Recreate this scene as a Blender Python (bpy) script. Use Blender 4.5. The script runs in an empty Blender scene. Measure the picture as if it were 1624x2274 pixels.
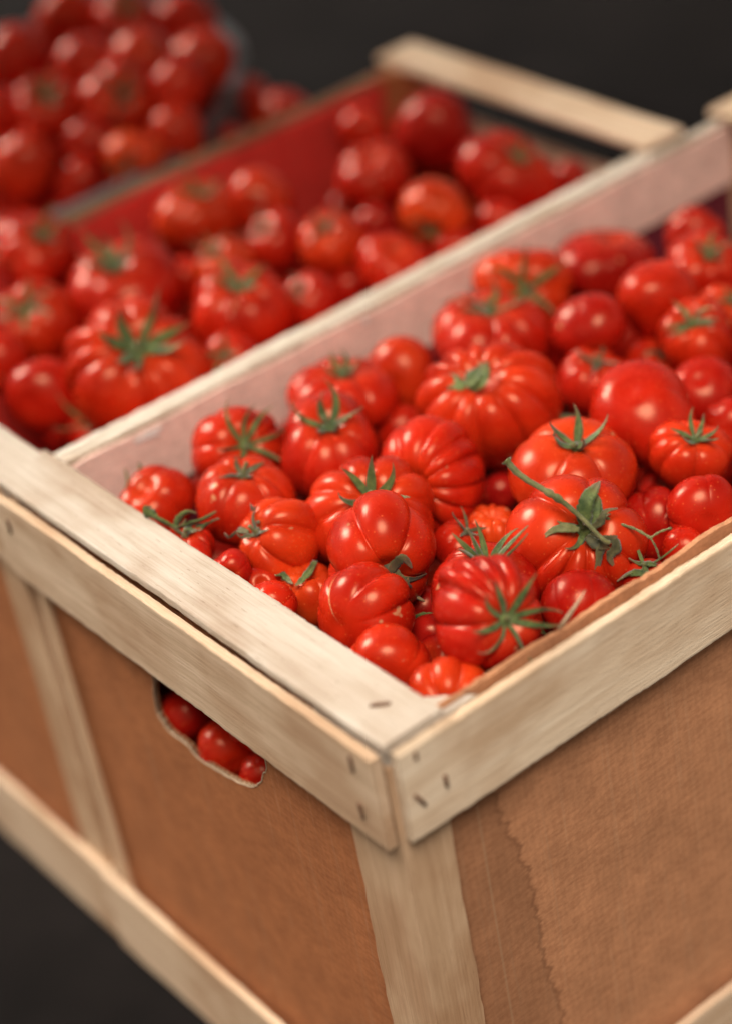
# Wooden crates of heirloom tomatoes on a market stall (Blender 4.5, procedural)
import bpy, math, random
import numpy as np
from mathutils import Vector, Matrix, Quaternion

scene = bpy.context.scene
col = scene.collection
R_ = math.radians

# ------------------------------------------------------------------ camera
cam_d = bpy.data.cameras.new('camera')
cam = bpy.data.objects.new('camera', cam_d); col.objects.link(cam)
scene.camera = cam
ROWS = ((0.7741991675784906, -0.6141313371853325, -0.15316118832043574),
        (-0.4442893511701278, -0.3549446997761018, -0.8225698951430827),
        (0.45080219759623974, 0.704880813078233, -0.5476499045892096))
right, down, fwd = (Vector(r) for r in ROWS)
cam.matrix_world = Matrix.Translation((-0.59179051, -0.95760997, 0.92799914)) @ \
    Matrix(((right.x, -down.x, -fwd.x), (right.y, -down.y, -fwd.y), (right.z, -down.z, -fwd.z))).to_4x4()
cam_d.sensor_fit = 'HORIZONTAL'
cam_d.sensor_width = 36.0
cam_d.lens = 36.0 * 4873.4 / 1624.0
cam_d.clip_start = 0.05; cam_d.clip_end = 100.0
cam_d.dof.use_dof = True
cam_d.dof.focus_distance = 1.63
cam_d.dof.aperture_fstop = 2.1
cam_d.dof.aperture_blades = 0

# ------------------------------------------------------------------ sky, sun, exposure
SUN_DIR = Vector((-0.30, -0.48, 1.0)).normalized()      # towards the sun: high, behind the camera
w = bpy.data.worlds.new('World'); scene.world = w; w.use_nodes = True
nt = w.node_tree; nt.nodes.clear()
out = nt.nodes.new('ShaderNodeOutputWorld'); bg = nt.nodes.new('ShaderNodeBackground')
sky = nt.nodes.new('ShaderNodeTexSky'); sky.sky_type = 'NISHITA'; sky.sun_disc = False
sky.sun_elevation = math.asin(SUN_DIR.z); sky.sun_rotation = math.atan2(SUN_DIR.x, SUN_DIR.y)
sky.air_density = 1.0; sky.dust_density = 4.0
# thin bright cloud: greys the blue of the sky, with brighter gaps in it
tc = nt.nodes.new('ShaderNodeTexCoord')
nz = nt.nodes.new('ShaderNodeTexNoise'); nz.inputs['Scale'].default_value = 2.2; nz.inputs['Detail'].default_value = 4
nt.links.new(tc.outputs['Generated'], nz.inputs['Vector'])
rmp = nt.nodes.new('ShaderNodeValToRGB')
rmp.color_ramp.elements[0].position = .35; rmp.color_ramp.elements[0].color = (3.4, 3.0, 2.5, 1)
rmp.color_ramp.elements[1].position = .70; rmp.color_ramp.elements[1].color = (9.5, 8.3, 6.9, 1)
nt.links.new(nz.outputs['Fac'], rmp.inputs['Fac'])
mix = nt.nodes.new('ShaderNodeMix'); mix.data_type = 'RGBA'; mix.inputs[0].default_value = .80
nt.links.new(sky.outputs[0], mix.inputs[6]); nt.links.new(rmp.outputs[0], mix.inputs[7])
# bright patch added to the sky, behind left of the stall, for white glints
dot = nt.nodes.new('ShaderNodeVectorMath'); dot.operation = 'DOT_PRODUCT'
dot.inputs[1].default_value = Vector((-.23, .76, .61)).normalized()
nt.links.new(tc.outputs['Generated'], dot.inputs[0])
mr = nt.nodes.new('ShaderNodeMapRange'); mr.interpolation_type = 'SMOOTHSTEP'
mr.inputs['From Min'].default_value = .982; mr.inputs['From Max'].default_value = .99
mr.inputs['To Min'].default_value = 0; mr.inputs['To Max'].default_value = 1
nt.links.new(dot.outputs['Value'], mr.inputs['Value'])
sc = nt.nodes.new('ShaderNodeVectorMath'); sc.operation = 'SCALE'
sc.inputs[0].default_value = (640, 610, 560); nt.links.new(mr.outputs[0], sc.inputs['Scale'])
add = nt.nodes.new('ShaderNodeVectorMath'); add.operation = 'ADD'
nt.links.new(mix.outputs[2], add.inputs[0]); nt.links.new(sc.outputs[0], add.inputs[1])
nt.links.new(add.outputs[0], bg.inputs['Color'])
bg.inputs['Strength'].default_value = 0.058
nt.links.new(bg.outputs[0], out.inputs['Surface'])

sun_d = bpy.data.lights.new('sun', 'SUN'); sun = bpy.data.objects.new('sun', sun_d); col.objects.link(sun)
sun_d.energy = 3.6; sun_d.angle = R_(27); sun_d.color = (1.0, .92, .82)
sun.rotation_euler = SUN_DIR.to_track_quat('Z', 'Y').to_euler()
sun.location = SUN_DIR * 5

scene.view_settings.view_transform = 'Standard'; scene.view_settings.look = 'None'
scene.view_settings.exposure = 0.0; scene.view_settings.gamma = 1.0
scene.view_settings.use_curve_mapping = False
scene.render.engine = 'CYCLES'
scene.cycles.use_denoising = True
scene.cycles.max_bounces = 8; scene.cycles.diffuse_bounces = 3; scene.cycles.glossy_bounces = 3

# ------------------------------------------------------------------ materials
def mat(name):
    m = bpy.data.materials.new(name); m.use_nodes = True
    n = m.node_tree.nodes; l = m.node_tree.links; b = n['Principled BSDF']
    return m, n, l, b

def ramp(n, stops):
    r = n.new('ShaderNodeValToRGB'); e = r.color_ramp.elements
    while len(e) < len(stops): e.new(.5)
    for k, (p, c) in enumerate(stops): e[k].position = p; e[k].color = (*c, 1)
    return r

def noise(n, l, vec, scale, detail=3, rough=.55, stretch=None, loc=None):
    mp = n.new('ShaderNodeMapping')
    if stretch: mp.inputs['Scale'].default_value = stretch
    if loc is not None: l.new(loc, mp.inputs['Location'])
    l.new(vec, mp.inputs['Vector'])
    t = n.new('ShaderNodeTexNoise'); t.inputs['Scale'].default_value = scale
    t.inputs['Detail'].default_value = detail; t.inputs['Roughness'].default_value = rough
    l.new(mp.outputs[0], t.inputs['Vector']); return t

def mixc(n, l, fac, a, b, mode='MIX'):
    m = n.new('ShaderNodeMix'); m.data_type = 'RGBA'; m.blend_type = mode
    for s, v in ((0, fac), (6, a), (7, b)):
        if hasattr(v, 'links') or hasattr(v, 'is_linked'): l.new(v, m.inputs[s])
        else: m.inputs[s].default_value = v if s == 0 else (*v, 1)
    return m.outputs[2]

def objseed(n, l):
    oi = n.new('ShaderNodeObjectInfo')
    m = n.new('ShaderNodeMath'); m.operation = 'MULTIPLY'; m.inputs[1].default_value = 7.3
    l.new(oi.outputs['Random'], m.inputs[0])
    return m.outputs[0], oi

def wood(name, light, dark, fleck=.5, upright=False):
    m, n, l, b = mat(name)
    tc = n.new('ShaderNodeTexCoord'); P = tc.outputs['Object']; s, oi = objseed(n, l)
    if upright:                                  # grain runs up the post
        a_ = n.new('ShaderNodeSeparateXYZ'); l.new(P, a_.inputs[0]); b_ = n.new('ShaderNodeCombineXYZ')
        l.new(a_.outputs['Z'], b_.inputs['X']); l.new(a_.outputs['Y'], b_.inputs['Y']); l.new(a_.outputs['X'], b_.inputs['Z']); P = b_.outputs[0]
    fib = noise(n, l, P, 1.0, 4, .62, (16, 620, 620), s)
    band = noise(n, l, P, 1.0, 4, .6, (2.0, 95, 95), s)
    blot = noise(n, l, P, 14, 3, .55, (.6, 1, 1), s)
    flk = noise(n, l, P, 1.0, 2, .5, (90, 800, 800), s)
    r1 = ramp(n, [(.34, dark), (.46, tuple(.3*a+.7*c for a, c in zip(light, dark))), (.62, light)])
    l.new(band.outputs['Fac'], r1.inputs['Fac'])
    r2 = ramp(n, [(.34, (.74, .67, .61)), (.56, (1.02, 1.02, 1.02))]); l.new(fib.outputs['Fac'], r2.inputs['Fac'])
    c = mixc(n, l, .55, r1.outputs[0], r2.outputs[0], 'MULTIPLY')
    r3 = ramp(n, [(.38, (.76, .64, .54)), (.56, (1.03, 1.01, .98))]); l.new(blot.outputs['Fac'], r3.inputs['Fac'])
    c = mixc(n, l, .8, c, r3.outputs[0], 'MULTIPLY')
    r4 = ramp(n, [(.26, (.42, .33, .27)), (.33, (1, 1, 1))]); l.new(flk.outputs['Fac'], r4.inputs['Fac'])
    c = mixc(n, l, fleck, c, r4.outputs[0], 'MULTIPLY')
    l.new(c, b.inputs['Base Color'])
    b.inputs['Roughness'].default_value = .78; b.inputs['Specular IOR Level'].default_value = .25
    bp = n.new('ShaderNodeBump'); bp.inputs['Strength'].default_value = .35; bp.inputs['Distance'].default_value = .0012
    ad = n.new('ShaderNodeMath'); l.new(fib.outputs['Fac'], ad.inputs[0]); l.new(flk.outputs['Fac'], ad.inputs[1])
    l.new(ad.outputs[0], bp.inputs['Height']); l.new(bp.outputs[0], b.inputs['Normal'])
    return m

M = {}
M['wood_orange'] = wood('orange_stained_wood', (.50, .17, .06), (.36, .11, .04), .3, True)
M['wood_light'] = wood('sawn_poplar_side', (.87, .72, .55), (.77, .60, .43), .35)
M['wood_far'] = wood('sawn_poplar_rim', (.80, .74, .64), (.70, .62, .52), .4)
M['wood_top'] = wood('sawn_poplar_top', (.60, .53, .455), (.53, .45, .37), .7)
M['wood'] = wood('sawn_poplar', (.70, .53, .38), (.60, .43, .29), .35)
M['wood_post'] = wood('sawn_pine', (.62, .42, .27), (.55, .36, .22), .3, True)
M['wood_dark'] = wood('weathered_board', (.40, .25, .15), (.27, .15, .08), .5)

def cardboard(name, base, vertical=True, stain=False):
    m, n, l, b = mat(name)
    tc = n.new('ShaderNodeTexCoord'); P = tc.outputs['Object']
    mott = noise(n, l, P, 28, 5, .6)
    fine = noise(n, l, P, 330, 3, .6)
    # ink-like diagonal mottling pressed through the liner
    mp = n.new('ShaderNodeMapping'); mp.inputs['Rotation'].default_value = (R_(16), R_(4), 0)
    mp.inputs['Scale'].default_value = (85, 85, 290); l.new(P, mp.inputs['Vector'])
    dia = n.new('ShaderNodeTexNoise'); dia.inputs['Scale'].default_value = 1; dia.inputs['Detail'].default_value = 3
    l.new(mp.outputs[0], dia.inputs['Vector'])
    r1 = ramp(n, [(.3, tuple(v*.84 for v in base)), (.7, tuple(v*1.10 for v in base))]); l.new(mott.outputs['Fac'], r1.inputs['Fac'])
    r2 = ramp(n, [(.40, (.62, .52, .46)), (.50, (.94, .92, .90)), (.64, (1.16, 1.13, 1.08))]); l.new(dia.outputs['Fac'], r2.inputs['Fac'])
    c = mixc(n, l, .30, r1.outputs[0], r2.outputs[0], 'MULTIPLY')
    r3 = ramp(n, [(.3, (.82, .80, .78)), (.7, (1.06, 1.06, 1.06))]); l.new(fine.outputs['Fac'], r3.inputs['Fac'])
    c = mixc(n, l, .7, c, r3.outputs[0], 'MULTIPLY')
    fl = n.new('ShaderNodeSeparateXYZ'); l.new(P, fl.inputs[0])
    fs = n.new('ShaderNodeMath'); fs.operation = 'ADD'; l.new(fl.outputs['X'], fs.inputs[0]); l.new(fl.outputs['Y'], fs.inputs[1])
    fm = n.new('ShaderNodeMath'); fm.operation = 'MULTIPLY'; l.new(fs.outputs[0], fm.inputs[0]); fm.inputs[1].default_value = 2*math.pi/.0068
    fn = n.new('ShaderNodeMath'); fn.operation = 'SINE'; l.new(fm.outputs[0], fn.inputs[0])
    fr = n.new('ShaderNodeMapRange'); fr.inputs['From Min'].default_value = -1; fr.inputs['To Min'].default_value = 0; l.new(fn.outputs[0], fr.inputs['Value'])
    flr = ramp(n, [(0, (.90, .88, .86)), (1, (1.04, 1.04, 1.04))]); l.new(fr.outputs[0], flr.inputs['Fac'])
    c = mixc(n, l, .28, c, flr.outputs[0], 'MULTIPLY')
    # scuffed vertical creases: thin pale lines running down the liner
    crs = noise(n, l, P, 1, 2, .5, (130, 130, 3.5))
    rc = ramp(n, [(.60, (0, 0, 0)), (.63, (1, 1, 1)), (.66, (0, 0, 0))]); l.new(crs.outputs['Fac'], rc.inputs['Fac'])
    fc = n.new('ShaderNodeMath'); fc.operation = 'MULTIPLY'; fc.inputs[1].default_value = .12
    l.new(rc.outputs[0], fc.inputs[0])
    c = mixc(n, l, fc.outputs[0], c, (.55, .36, .22))
    if stain:   # dried water mark with a dark scalloped rim, running down the panel
        sp = n.new('ShaderNodeSeparateXYZ'); l.new(P, sp.inputs[0])
        def mth(op, a, b_=None, c_=None):
            q = n.new('ShaderNodeMath'); q.operation = op
            for i, v in enumerate((a, b_, c_)):
                if v is None: continue
                if hasattr(v, 'is_linked'): l.new(v, q.inputs[i])
                else: q.inputs[i].default_value = v
            return q.outputs[0]
        wz = noise(n, l, P, 1, 3, .6, (10, 10, 75)); wz2 = noise(n, l, P, 1, 2, .5, (0, 0, 9))
        off = mth('ADD', mth('MULTIPLY', mth('SUBTRACT', wz.outputs['Fac'], .5), .030), mth('MULTIPLY', mth('SUBTRACT', wz2.outputs['Fac'], .5), .02))
        # rim bows outwards with depth: x = .083 at the slat, .118 lower down
        zz = sp.outputs['Z']
        bow = mth('MULTIPLY', mth('MAXIMUM', mth('SUBTRACT', -.075, zz), 0), 2.0)
        bow = mth('MULTIPLY', mth('SUBTRACT', 1.0, mth('POWER', 2.718, mth('MULTIPLY', bow, -4.5))), .040)
        xr = mth('SUBTRACT', mth('SUBTRACT', mth('SUBTRACT', sp.outputs['X'], .078), bow), off)
        inside = n.new('ShaderNodeMapRange'); inside.inputs['From Min'].default_value = .0012; inside.inputs['From Max'].default_value = -.0012
        l.new(xr, inside.inputs['Value'])
        rim = n.new('ShaderNodeMapRange'); rim.inputs['From Min'].default_value = .0034; rim.inputs['From Max'].default_value = .0004
        l.new(mth('ABSOLUTE', xr), rim.inputs['Value'])
        c = mixc(n, l, mth('MULTIPLY', inside.outputs[0], .34), c, (.16, .066, .03))
        c = mixc(n, l, mth('MULTIPLY', rim.outputs[0], .34), c, (.10, .035, .016))
        cr = n.new('ShaderNodeMapRange'); cr.inputs['From Min'].default_value = .0016; cr.inputs['From Max'].default_value = .0004
        l.new(mth('ABSOLUTE', mth('SUBTRACT', sp.outputs['X'], .070)), cr.inputs['Value'])
        c = mixc(n, l, mth('MULTIPLY', cr.outputs[0], .35), c, (.42, .26, .15))
    l.new(c, b.inputs['Base Color'])
    b.inputs['Roughness'].default_value = .82; b.inputs['Specular IOR Level'].default_value = .2
    bp = n.new('ShaderNodeBump'); bp.inputs['Strength'].default_value = .3; bp.inputs['Distance'].default_value = .001
    ad = n.new('ShaderNodeMath'); fb = n.new('ShaderNodeMath'); fb.operation = 'MULTIPLY'; fb.inputs[1].default_value = .35; l.new(fr.outputs[0], fb.inputs[0])
    l.new(mott.outputs['Fac'], ad.inputs[0]); l.new(fb.outputs[0], ad.inputs[1])
    l.new(ad.outputs[0], bp.inputs['Height']); l.new(bp.outputs[0], b.inputs['Normal'])
    return m
M['card'] = cardboard('brown_cardboard', (.42, .155, .060))
M['card_stain'] = cardboard('stained_cardboard', (.54, .25, .125), stain=True)
M['card_edge'] = cardboard('raw_cardboard_edge', (.58, .42, .28))
M['card_pink'] = cardboard('pale_pink_liner', (.96, .68, .58))
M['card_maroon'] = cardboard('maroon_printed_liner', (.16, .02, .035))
M['card_red'] = cardboard('red_printed_liner', (.82, .055, .04))

def plain(name, c, rough=.6, var=.15, scale=30, metal=0, spec=.5):
    m, n, l, b = mat(name)
    tc = n.new('ShaderNodeTexCoord'); t = noise(n, l, tc.outputs['Object'], scale, 4, .6)
    r = ramp(n, [(.3, tuple(v*(1-var) for v in c)), (.7, tuple(v*(1+var) for v in c))])
    l.new(t.outputs['Fac'], r.inputs['Fac']); l.new(r.outputs[0], b.inputs['Base Color'])
    b.inputs['Roughness'].default_value = rough; b.inputs['Metallic'].default_value = metal
    b.inputs['Specular IOR Level'].default_value = spec
    return m
M['cloth'] = plain('shade_black_cloth', (.008, .0062, .0058), .95, .4, 6, spec=.1)  # near-black base colour stands in for shade under and behind the crates
M['asphalt'] = plain('asphalt', (.018, .015, .013), .9, .3, 40, spec=.2)
M['tub'] = plain('grey_tub_plastic', (.085, .08, .082), .45, .2, 20)
M['staple'] = plain('rusty_staple', (.16, .07, .035), .7, .4, 200, .3)
M['paper'] = plain('torn_white_paper', (.78, .72, .66), .9, .05)

def tomato_mat():
    m, n, l, b = mat('tomato_skin')
    tc = n.new('ShaderNodeTexCoord'); P = tc.outputs['Object']; s, oi = objseed(n, l)
    at = n.new('ShaderNodeAttribute'); at.attribute_name = 'skin'       # r: distance from stem, g: cork seam
    sp = n.new('ShaderNodeSeparateColor'); l.new(at.outputs['Color'], sp.inputs[0])
    col_ = oi.outputs['Color']
    big = noise(n, l, P, 22, 3, .5, None, s)
    r1 = ramp(n, [(.34, (.66, .40, .5)), (.66, (1.15, 1.5, 1.2))]); l.new(big.outputs['Fac'], r1.inputs['Fac'])
    c = mixc(n, l, .8, col_, r1.outputs[0], 'MULTIPLY')
    # shoulders ripen last: a little more orange towards the stem
    rs = ramp(n, [(.0, (.45, .45, .45)), (.55, (0, 0, 0))]); l.new(sp.outputs[0], rs.inputs['Fac'])
    c = mixc(n, l, rs.outputs[0], c, (.58, .055, .008))
    # fine pale lenticels
    vo = n.new('ShaderNodeTexVoronoi'); vo.inputs['Scale'].default_value = 210; l.new(P, vo.inputs['Vector'])
    rv = ramp(n, [(.06, (.5, .5, .5)), (.17, (0, 0, 0))]); l.new(vo.outputs['Distance'], rv.inputs['Fac'])
    c = mixc(n, l, rv.outputs[0], c, (.82, .18, .05))
    # scattered tiny blemishes
    bl = noise(n, l, P, 60, 2, .5, None, s)
    rb = ramp(n, [(.255, (.7, .7, .7)), (.275, (0, 0, 0))]); l.new(bl.outputs['Fac'], rb.inputs['Fac'])
    c = mixc(n, l, rb.outputs[0], c, (.50, .25, .12))
    # corky seam
    ck = noise(n, l, P, 300, 2, .6)
    mm = n.new('ShaderNodeMath'); mm.operation = 'MULTIPLY'; l.new(sp.outputs[1], mm.inputs[0]); l.new(ck.outputs['Fac'], mm.inputs[1])
    m2 = n.new('ShaderNodeMath'); m2.operation = 'MULTIPLY'; m2.use_clamp = True; l.new(mm.outputs[0], m2.inputs[0]); m2.inputs[1].default_value = 1.7
    c = mixc(n, l, m2.outputs[0], c, (.55, .30, .14))
    l.new(c, b.inputs['Base Color'])
    rr = noise(n, l, P, 55, 4, .6, None, s)
    mr = n.new('ShaderNodeMapRange'); mr.inputs['To Min'].default_value = .20; mr.inputs['To Max'].default_value = .34
    l.new(rr.outputs['Fac'], mr.inputs['Value']); l.new(mr.outputs[0], b.inputs['Roughness'])
    b.inputs['Specular IOR Level'].default_value = .44
    b.inputs['Specular Tint'].default_value = (1.0, .60, .38, 1)
    b.inputs['Subsurface Weight'].default_value = .12
    b.inputs['Subsurface Radius'].default_value = (1, .18, .08); b.inputs['Subsurface Scale'].default_value = .006
    bp = n.new('ShaderNodeBump'); bp.inputs['Strength'].default_value = .10; bp.inputs['Distance'].default_value = .001
    b2 = noise(n, l, P, 90, 4, .6, None, s)
    l.new(b2.outputs['Fac'], bp.inputs['Height']); l.new(bp.outputs[0], b.inputs['Normal'])
    return m
M['tomato'] = tomato_mat()

def leaf(name, dark, light):
    m, n, l, b = mat(name)
    tc = n.new('ShaderNodeTexCoord'); P = tc.outputs['Object']; s, oi = objseed(n, l)
    a = noise(n, l, P, 90, 4, .6, None, s); f = noise(n, l, P, 900, 2, .6, None, s)
    r = ramp(n, [(.33, dark), (.66, light)]); l.new(a.outputs['Fac'], r.inputs['Fac'])
    r2 = ramp(n, [(.3, (.75, .75, .75)), (.7, (1.25, 1.25, 1.25))]); l.new(f.outputs['Fac'], r2.inputs['Fac'])
    at = n.new('ShaderNodeAttribute'); at.attribute_name = 'tip'
    rt = ramp(n, [(.62, (0, 0, 0)), (1, (.9, .9, .9))]); l.new(at.outputs['Fac'], rt.inputs['Fac'])
    cc = mixc(n, l, .8, r.outputs[0], r2.outputs[0], 'MULTIPLY')
    l.new(mixc(n, l, rt.outputs[0], cc, (.22, .12, .05)), b.inputs['Base Color'])
    b.inputs['Roughness'].default_value = .62; b.inputs['Specular IOR Level'].default_value = .3
    b.inputs['Sheen Weight'].default_value = .25
    bp = n.new('ShaderNodeBump'); bp.inputs['Strength'].default_value = .4; bp.inputs['Distance'].default_value = .0006
    l.new(f.outputs['Fac'], bp.inputs['Height']); l.new(bp.outputs[0], b.inputs['Normal'])
    return m
M['green'] = leaf('calyx_green', (.034, .060, .012), (.150, .185, .048))
M['dry'] = leaf('calyx_dry', (.032, .032, .010), (.14, .12, .045))
M['stalk'] = leaf('stalk_green', (.075, .085, .022), (.20, .19, .07))

# ------------------------------------------------------------------ helpers
def link(o, parent=None):
    col.objects.link(o)
    if parent is not None:
        o.parent = parent
        o.matrix_parent_inverse = Matrix.Identity(4)
    return o

def tag(o, label=None, cat=None, group=None, kind=None):
    if label: o['label'] = label
    if cat: o['category'] = cat
    if group: o['group'] = group
    if kind: o['kind'] = kind
    return o

def empty(name, loc):
    o = bpy.data.objects.new(name, None); o.location = loc; o.empty_display_size = .05
    col.objects.link(o); o['_w'] = 0; del o['_w']
    return o

def mesh_obj(name, verts, faces, material, parent=None, smooth=True, world=None):
    me = bpy.data.meshes.new(name)
    me.from_pydata([tuple(map(float, v)) for v in verts], [], [tuple(map(int, f)) for f in faces])
    me.validate(); me.update()
    if smooth: me.shade_smooth()
    me.materials.append(material)
    o = bpy.data.objects.new(name, me)
    link(o, parent)
    if world is not None:
        o.matrix_basis = world if parent is None else Matrix.Translation(-parent.location) @ world
    return o

AX = {'x': Matrix.Identity(3), 'y': Matrix(((0, -1, 0), (1, 0, 0), (0, 0, 1))), 'z': Matrix(((0, 0, 1), (0, 1, 0), (-1, 0, 0)))}
def plank(name, lo, hi, axis, material, parent, seed=0, rough=.0007, skew0=0., skew1=0., bow=(0, 0), r=.0012):
    """A sawn board filling the box lo..hi whose grain runs along `axis`; edges wander a little."""
    rng = np.random.default_rng(seed + 17)
    lo = Vector(lo); hi = Vector(hi); c = (lo + hi) / 2; d = hi - lo
    B = AX[axis]; loc = B.inverted() @ d; Lx, Ly, Lz = abs(loc.x), abs(loc.y), abs(loc.z)
    nseg = max(20, int(Lx / .004))
    # cross-section, counter-clockwise in (y, z)
    hy, hz = Ly/2, Lz/2; r = min(r, hy*.4, hz*.4); s = min(3*r, hy*.8, hz*.8)
    sec = []
    for cy, cz, a0 in ((hy-r, hz-r, 0), (-hy+r, hz-r, 90), (-hy+r, -hz+r, 180), (hy-r, -hz+r, 270)):
        for a in (-8, 0, 45, 90, 98):
            if a in (-8, 98):
                t = R_(a0 + (0 if a < 0 else 90)); tt = R_(a0 + (-90 if a < 0 else 180))
                sec.append((cy + r*math.cos(t) + (s-r)*math.cos(tt), cz + r*math.sin(t) + (s-r)*math.sin(tt)))
            else:
                t = R_(a0 + a); sec.append((cy + r*math.cos(t), cz + r*math.sin(t)))
    sec = np.array(sec); ns = len(sec)
    def walk(amp, k):
        x = rng.normal(size=nseg+1+2*k); x = np.convolve(x, np.ones(2*k+1)/(2*k+1), 'valid')
        return amp * x / (x.std() + 1e-9)
    wy0, wy1 = walk(rough*.30, 0)+walk(rough*.45, 9), walk(rough*.30, 0)+walk(rough*.45, 9)
    wz0, wz1 = walk(rough*.2, 5), walk(rough*.2, 5)
    if Ly < Lz: wy0, wz0, wy1, wz1 = wz0, wy0, wz1, wy1
    V = []; F = []
    for i in range(nseg+1):
        u = i/nseg; x = -Lx/2 + Lx*u
        k = 4*u*(1-u)
        for (y, z) in sec:
            yy = y + (wy1[i] if y > 0 else wy0[i]) + bow[0]*k
            zz = z + (wz1[i] if z > 0 else wz0[i]) + bow[1]*k
            xx = x + (skew0*(1-u)**8 + skew1*u**8) * (y/hy if Ly > Lz else z/hz)
            V.append((xx, yy, zz))
    for i in range(nseg):
        for j in range(ns):
            a = i*ns+j; b = i*ns+(j+1) % ns
            F.append((a, b, b+ns, a+ns))
    n0 = len(V); V += V[:ns] + V[nseg*ns:(nseg+1)*ns]
    F.append(tuple(n0+j for j in range(ns-1, -1, -1))); F.append(tuple(n0+ns+j for j in range(ns)))
    return mesh_obj(name, V, F, material, parent, True, Matrix.Translation(c) @ B.to_4x4())

def prism(name, poly, z0, z1, material, parent, nz=30, rough=.0006, seed=0):
    """Vertical sawn prism over an (x, y) polygon."""
    rng = np.random.default_rng(seed); P = []
    m = len(poly)
    for k in range(m):                                   # subdivide and keep corners crisp
        a, b = Vector(poly[k]), Vector(poly[(k+1) % m])
        for t in (.0, .04, .5, .96): P.append(a.lerp(b, t))
    cx = sum(p[0] for p in P)/len(P); cy = sum(p[1] for p in P)/len(P)
    V = []; F = []; n_ = len(P)
    for i in range(nz+1):
        z = z0 + (z1-z0)*i/nz; s = 1 + (.35*rng.normal()+.8*math.sin(i*.37+seed)+.5*math.sin(i*1.13))*rough/.045
        for p in P: V.append((p[0]*s if cx > 0 and p[0] < .1 else p[0], p[1]*s if p[1] < .1 else p[1], z))
    for i in range(nz):
        for j in range(n_):
            a = i*n_+j; b = i*n_+(j+1) % n_; F.append((a, b, b+n_, a+n_))
    o = len(V); V += V[:n_] + V[nz*n_:(nz+1)*n_]
    F.append(tuple(o+j for j in range(n_-1, -1, -1))); F.append(tuple(o+n_+j for j in range(n_)))
    return mesh_obj(name, V, F, material, parent, False, Matrix.Identity(4))

def sheet(name, origin, ux, uz, w_, h_, thick, material, parent, top=None, bow=0., nu=60, nv=12, seed=0, hole=None):
    """Upright cardboard sheet: origin = lower corner, ux along, uz up; top(u) adds to the height."""
    rng = np.random.default_rng(seed)
    ux = Vector(ux); uz = Vector(uz); nn = ux.cross(uz)
    jag = rng.normal(size=nu+1)*.0004
    V = []; F = []
    for side in (0, 1):
        for i in range(nu+1):
            for j in range(nv+1):
                u = i/nu; v = j/nv
                hh = h_ + (top(u) if top else 0) + jag[i]
                p = Vector(origin) + ux*(w_*u) + uz*(hh*v) + nn*(side*thick + bow*4*u*(1-u)*v)
                V.append(p)
    n_ = (nu+1)*(nv+1); q = lambda s, i, j: s*n_ + i*(nv+1) + j
    for i in range(nu):
        for j in range(nv):
            F.append((q(1, i, j), q(1, i+1, j), q(1, i+1, j+1), q(1, i, j+1)))
            F.append((q(0, i, j), q(0, i, j+1), q(0, i+1, j+1), q(0, i+1, j)))
    for i in range(nu):
        F.append((q(0, i, nv), q(1, i, nv), q(1, i+1, nv), q(0, i+1, nv)))
        F.append((q(0, i, 0), q(0, i+1, 0), q(1, i+1, 0), q(1, i, 0)))
    for j in range(nv):
        F.append((q(0, 0, j), q(1, 0, j), q(1, 0, j+1), q(0, 0, j+1)))
        F.append((q(0, nu, j), q(0, nu, j+1), q(1, nu, j+1), q(1, nu, j)))
    return mesh_obj(name, V, F, material, parent, False, Matrix.Identity(4))

def tube_geo(pts, radii, V, F, seg=8, wob=0., rng=None, cap=True):
    pts = [Vector(p) for p in pts]; base = len(V); up = Vector((.31, .52, .79)).normalized()
    for i, p in enumerate(pts):
        t = (pts[min(i+1, len(pts)-1)] - pts[max(i-1, 0)]).normalized()
        a = t.cross(up); a = a.normalized() if a.length > 1e-4 else t.orthogonal().normalized()
        b = t.cross(a)
        for k in range(seg):
            an = 2*math.pi*k/seg; rr = radii[i] * (1 + (wob*rng.normal() if rng is not None else 0))
            V.append(tuple(p + a*(rr*math.cos(an)) + b*(rr*math.sin(an))))
    for i in range(len(pts)-1):
        for k in range(seg):
            a = base+i*seg+k; b = base+i*seg+(k+1) % seg; F.append((a, b, b+seg, a+seg))
    if cap:
        F.append(tuple(base+k for k in range(seg-1, -1, -1)))
        F.append(tuple(base+(len(pts)-1)*seg+k for k in range(seg)))

def smooth_path(pts, n=6):
    pts = [Vector(p) for p in pts]; out_ = []
    for i in range(len(pts)-1):
        p0 = pts[max(i-1, 0)]; p1 = pts[i]; p2 = pts[i+1]; p3 = pts[min(i+2, len(pts)-1)]
        for k in range(n):
            t = k/n
            out_.append(.5*((2*p1)+(p2-p0)*t+(2*p0-5*p1+4*p2-p3)*t*t+(3*p1-p0-3*p2+p3)*t**3))
    out_.append(pts[-1]); return out_

# ------------------------------------------------------------------ setting: ground, stall table
def ground():
    V = []; F = []; n_ = 40
    for i in range(n_+1):
        for j in range(n_+1): V.append((-30+60*i/n_, -30+60*j/n_, -1.35))
    for i in range(n_):
        for j in range(n_):
            a = i*(n_+1)+j; F.append((a, a+n_+1, a+n_+2, a+1))
    g = mesh_obj('ground', V, F, M['asphalt'], None, False); tag(g, kind='structure')
ground()

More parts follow.
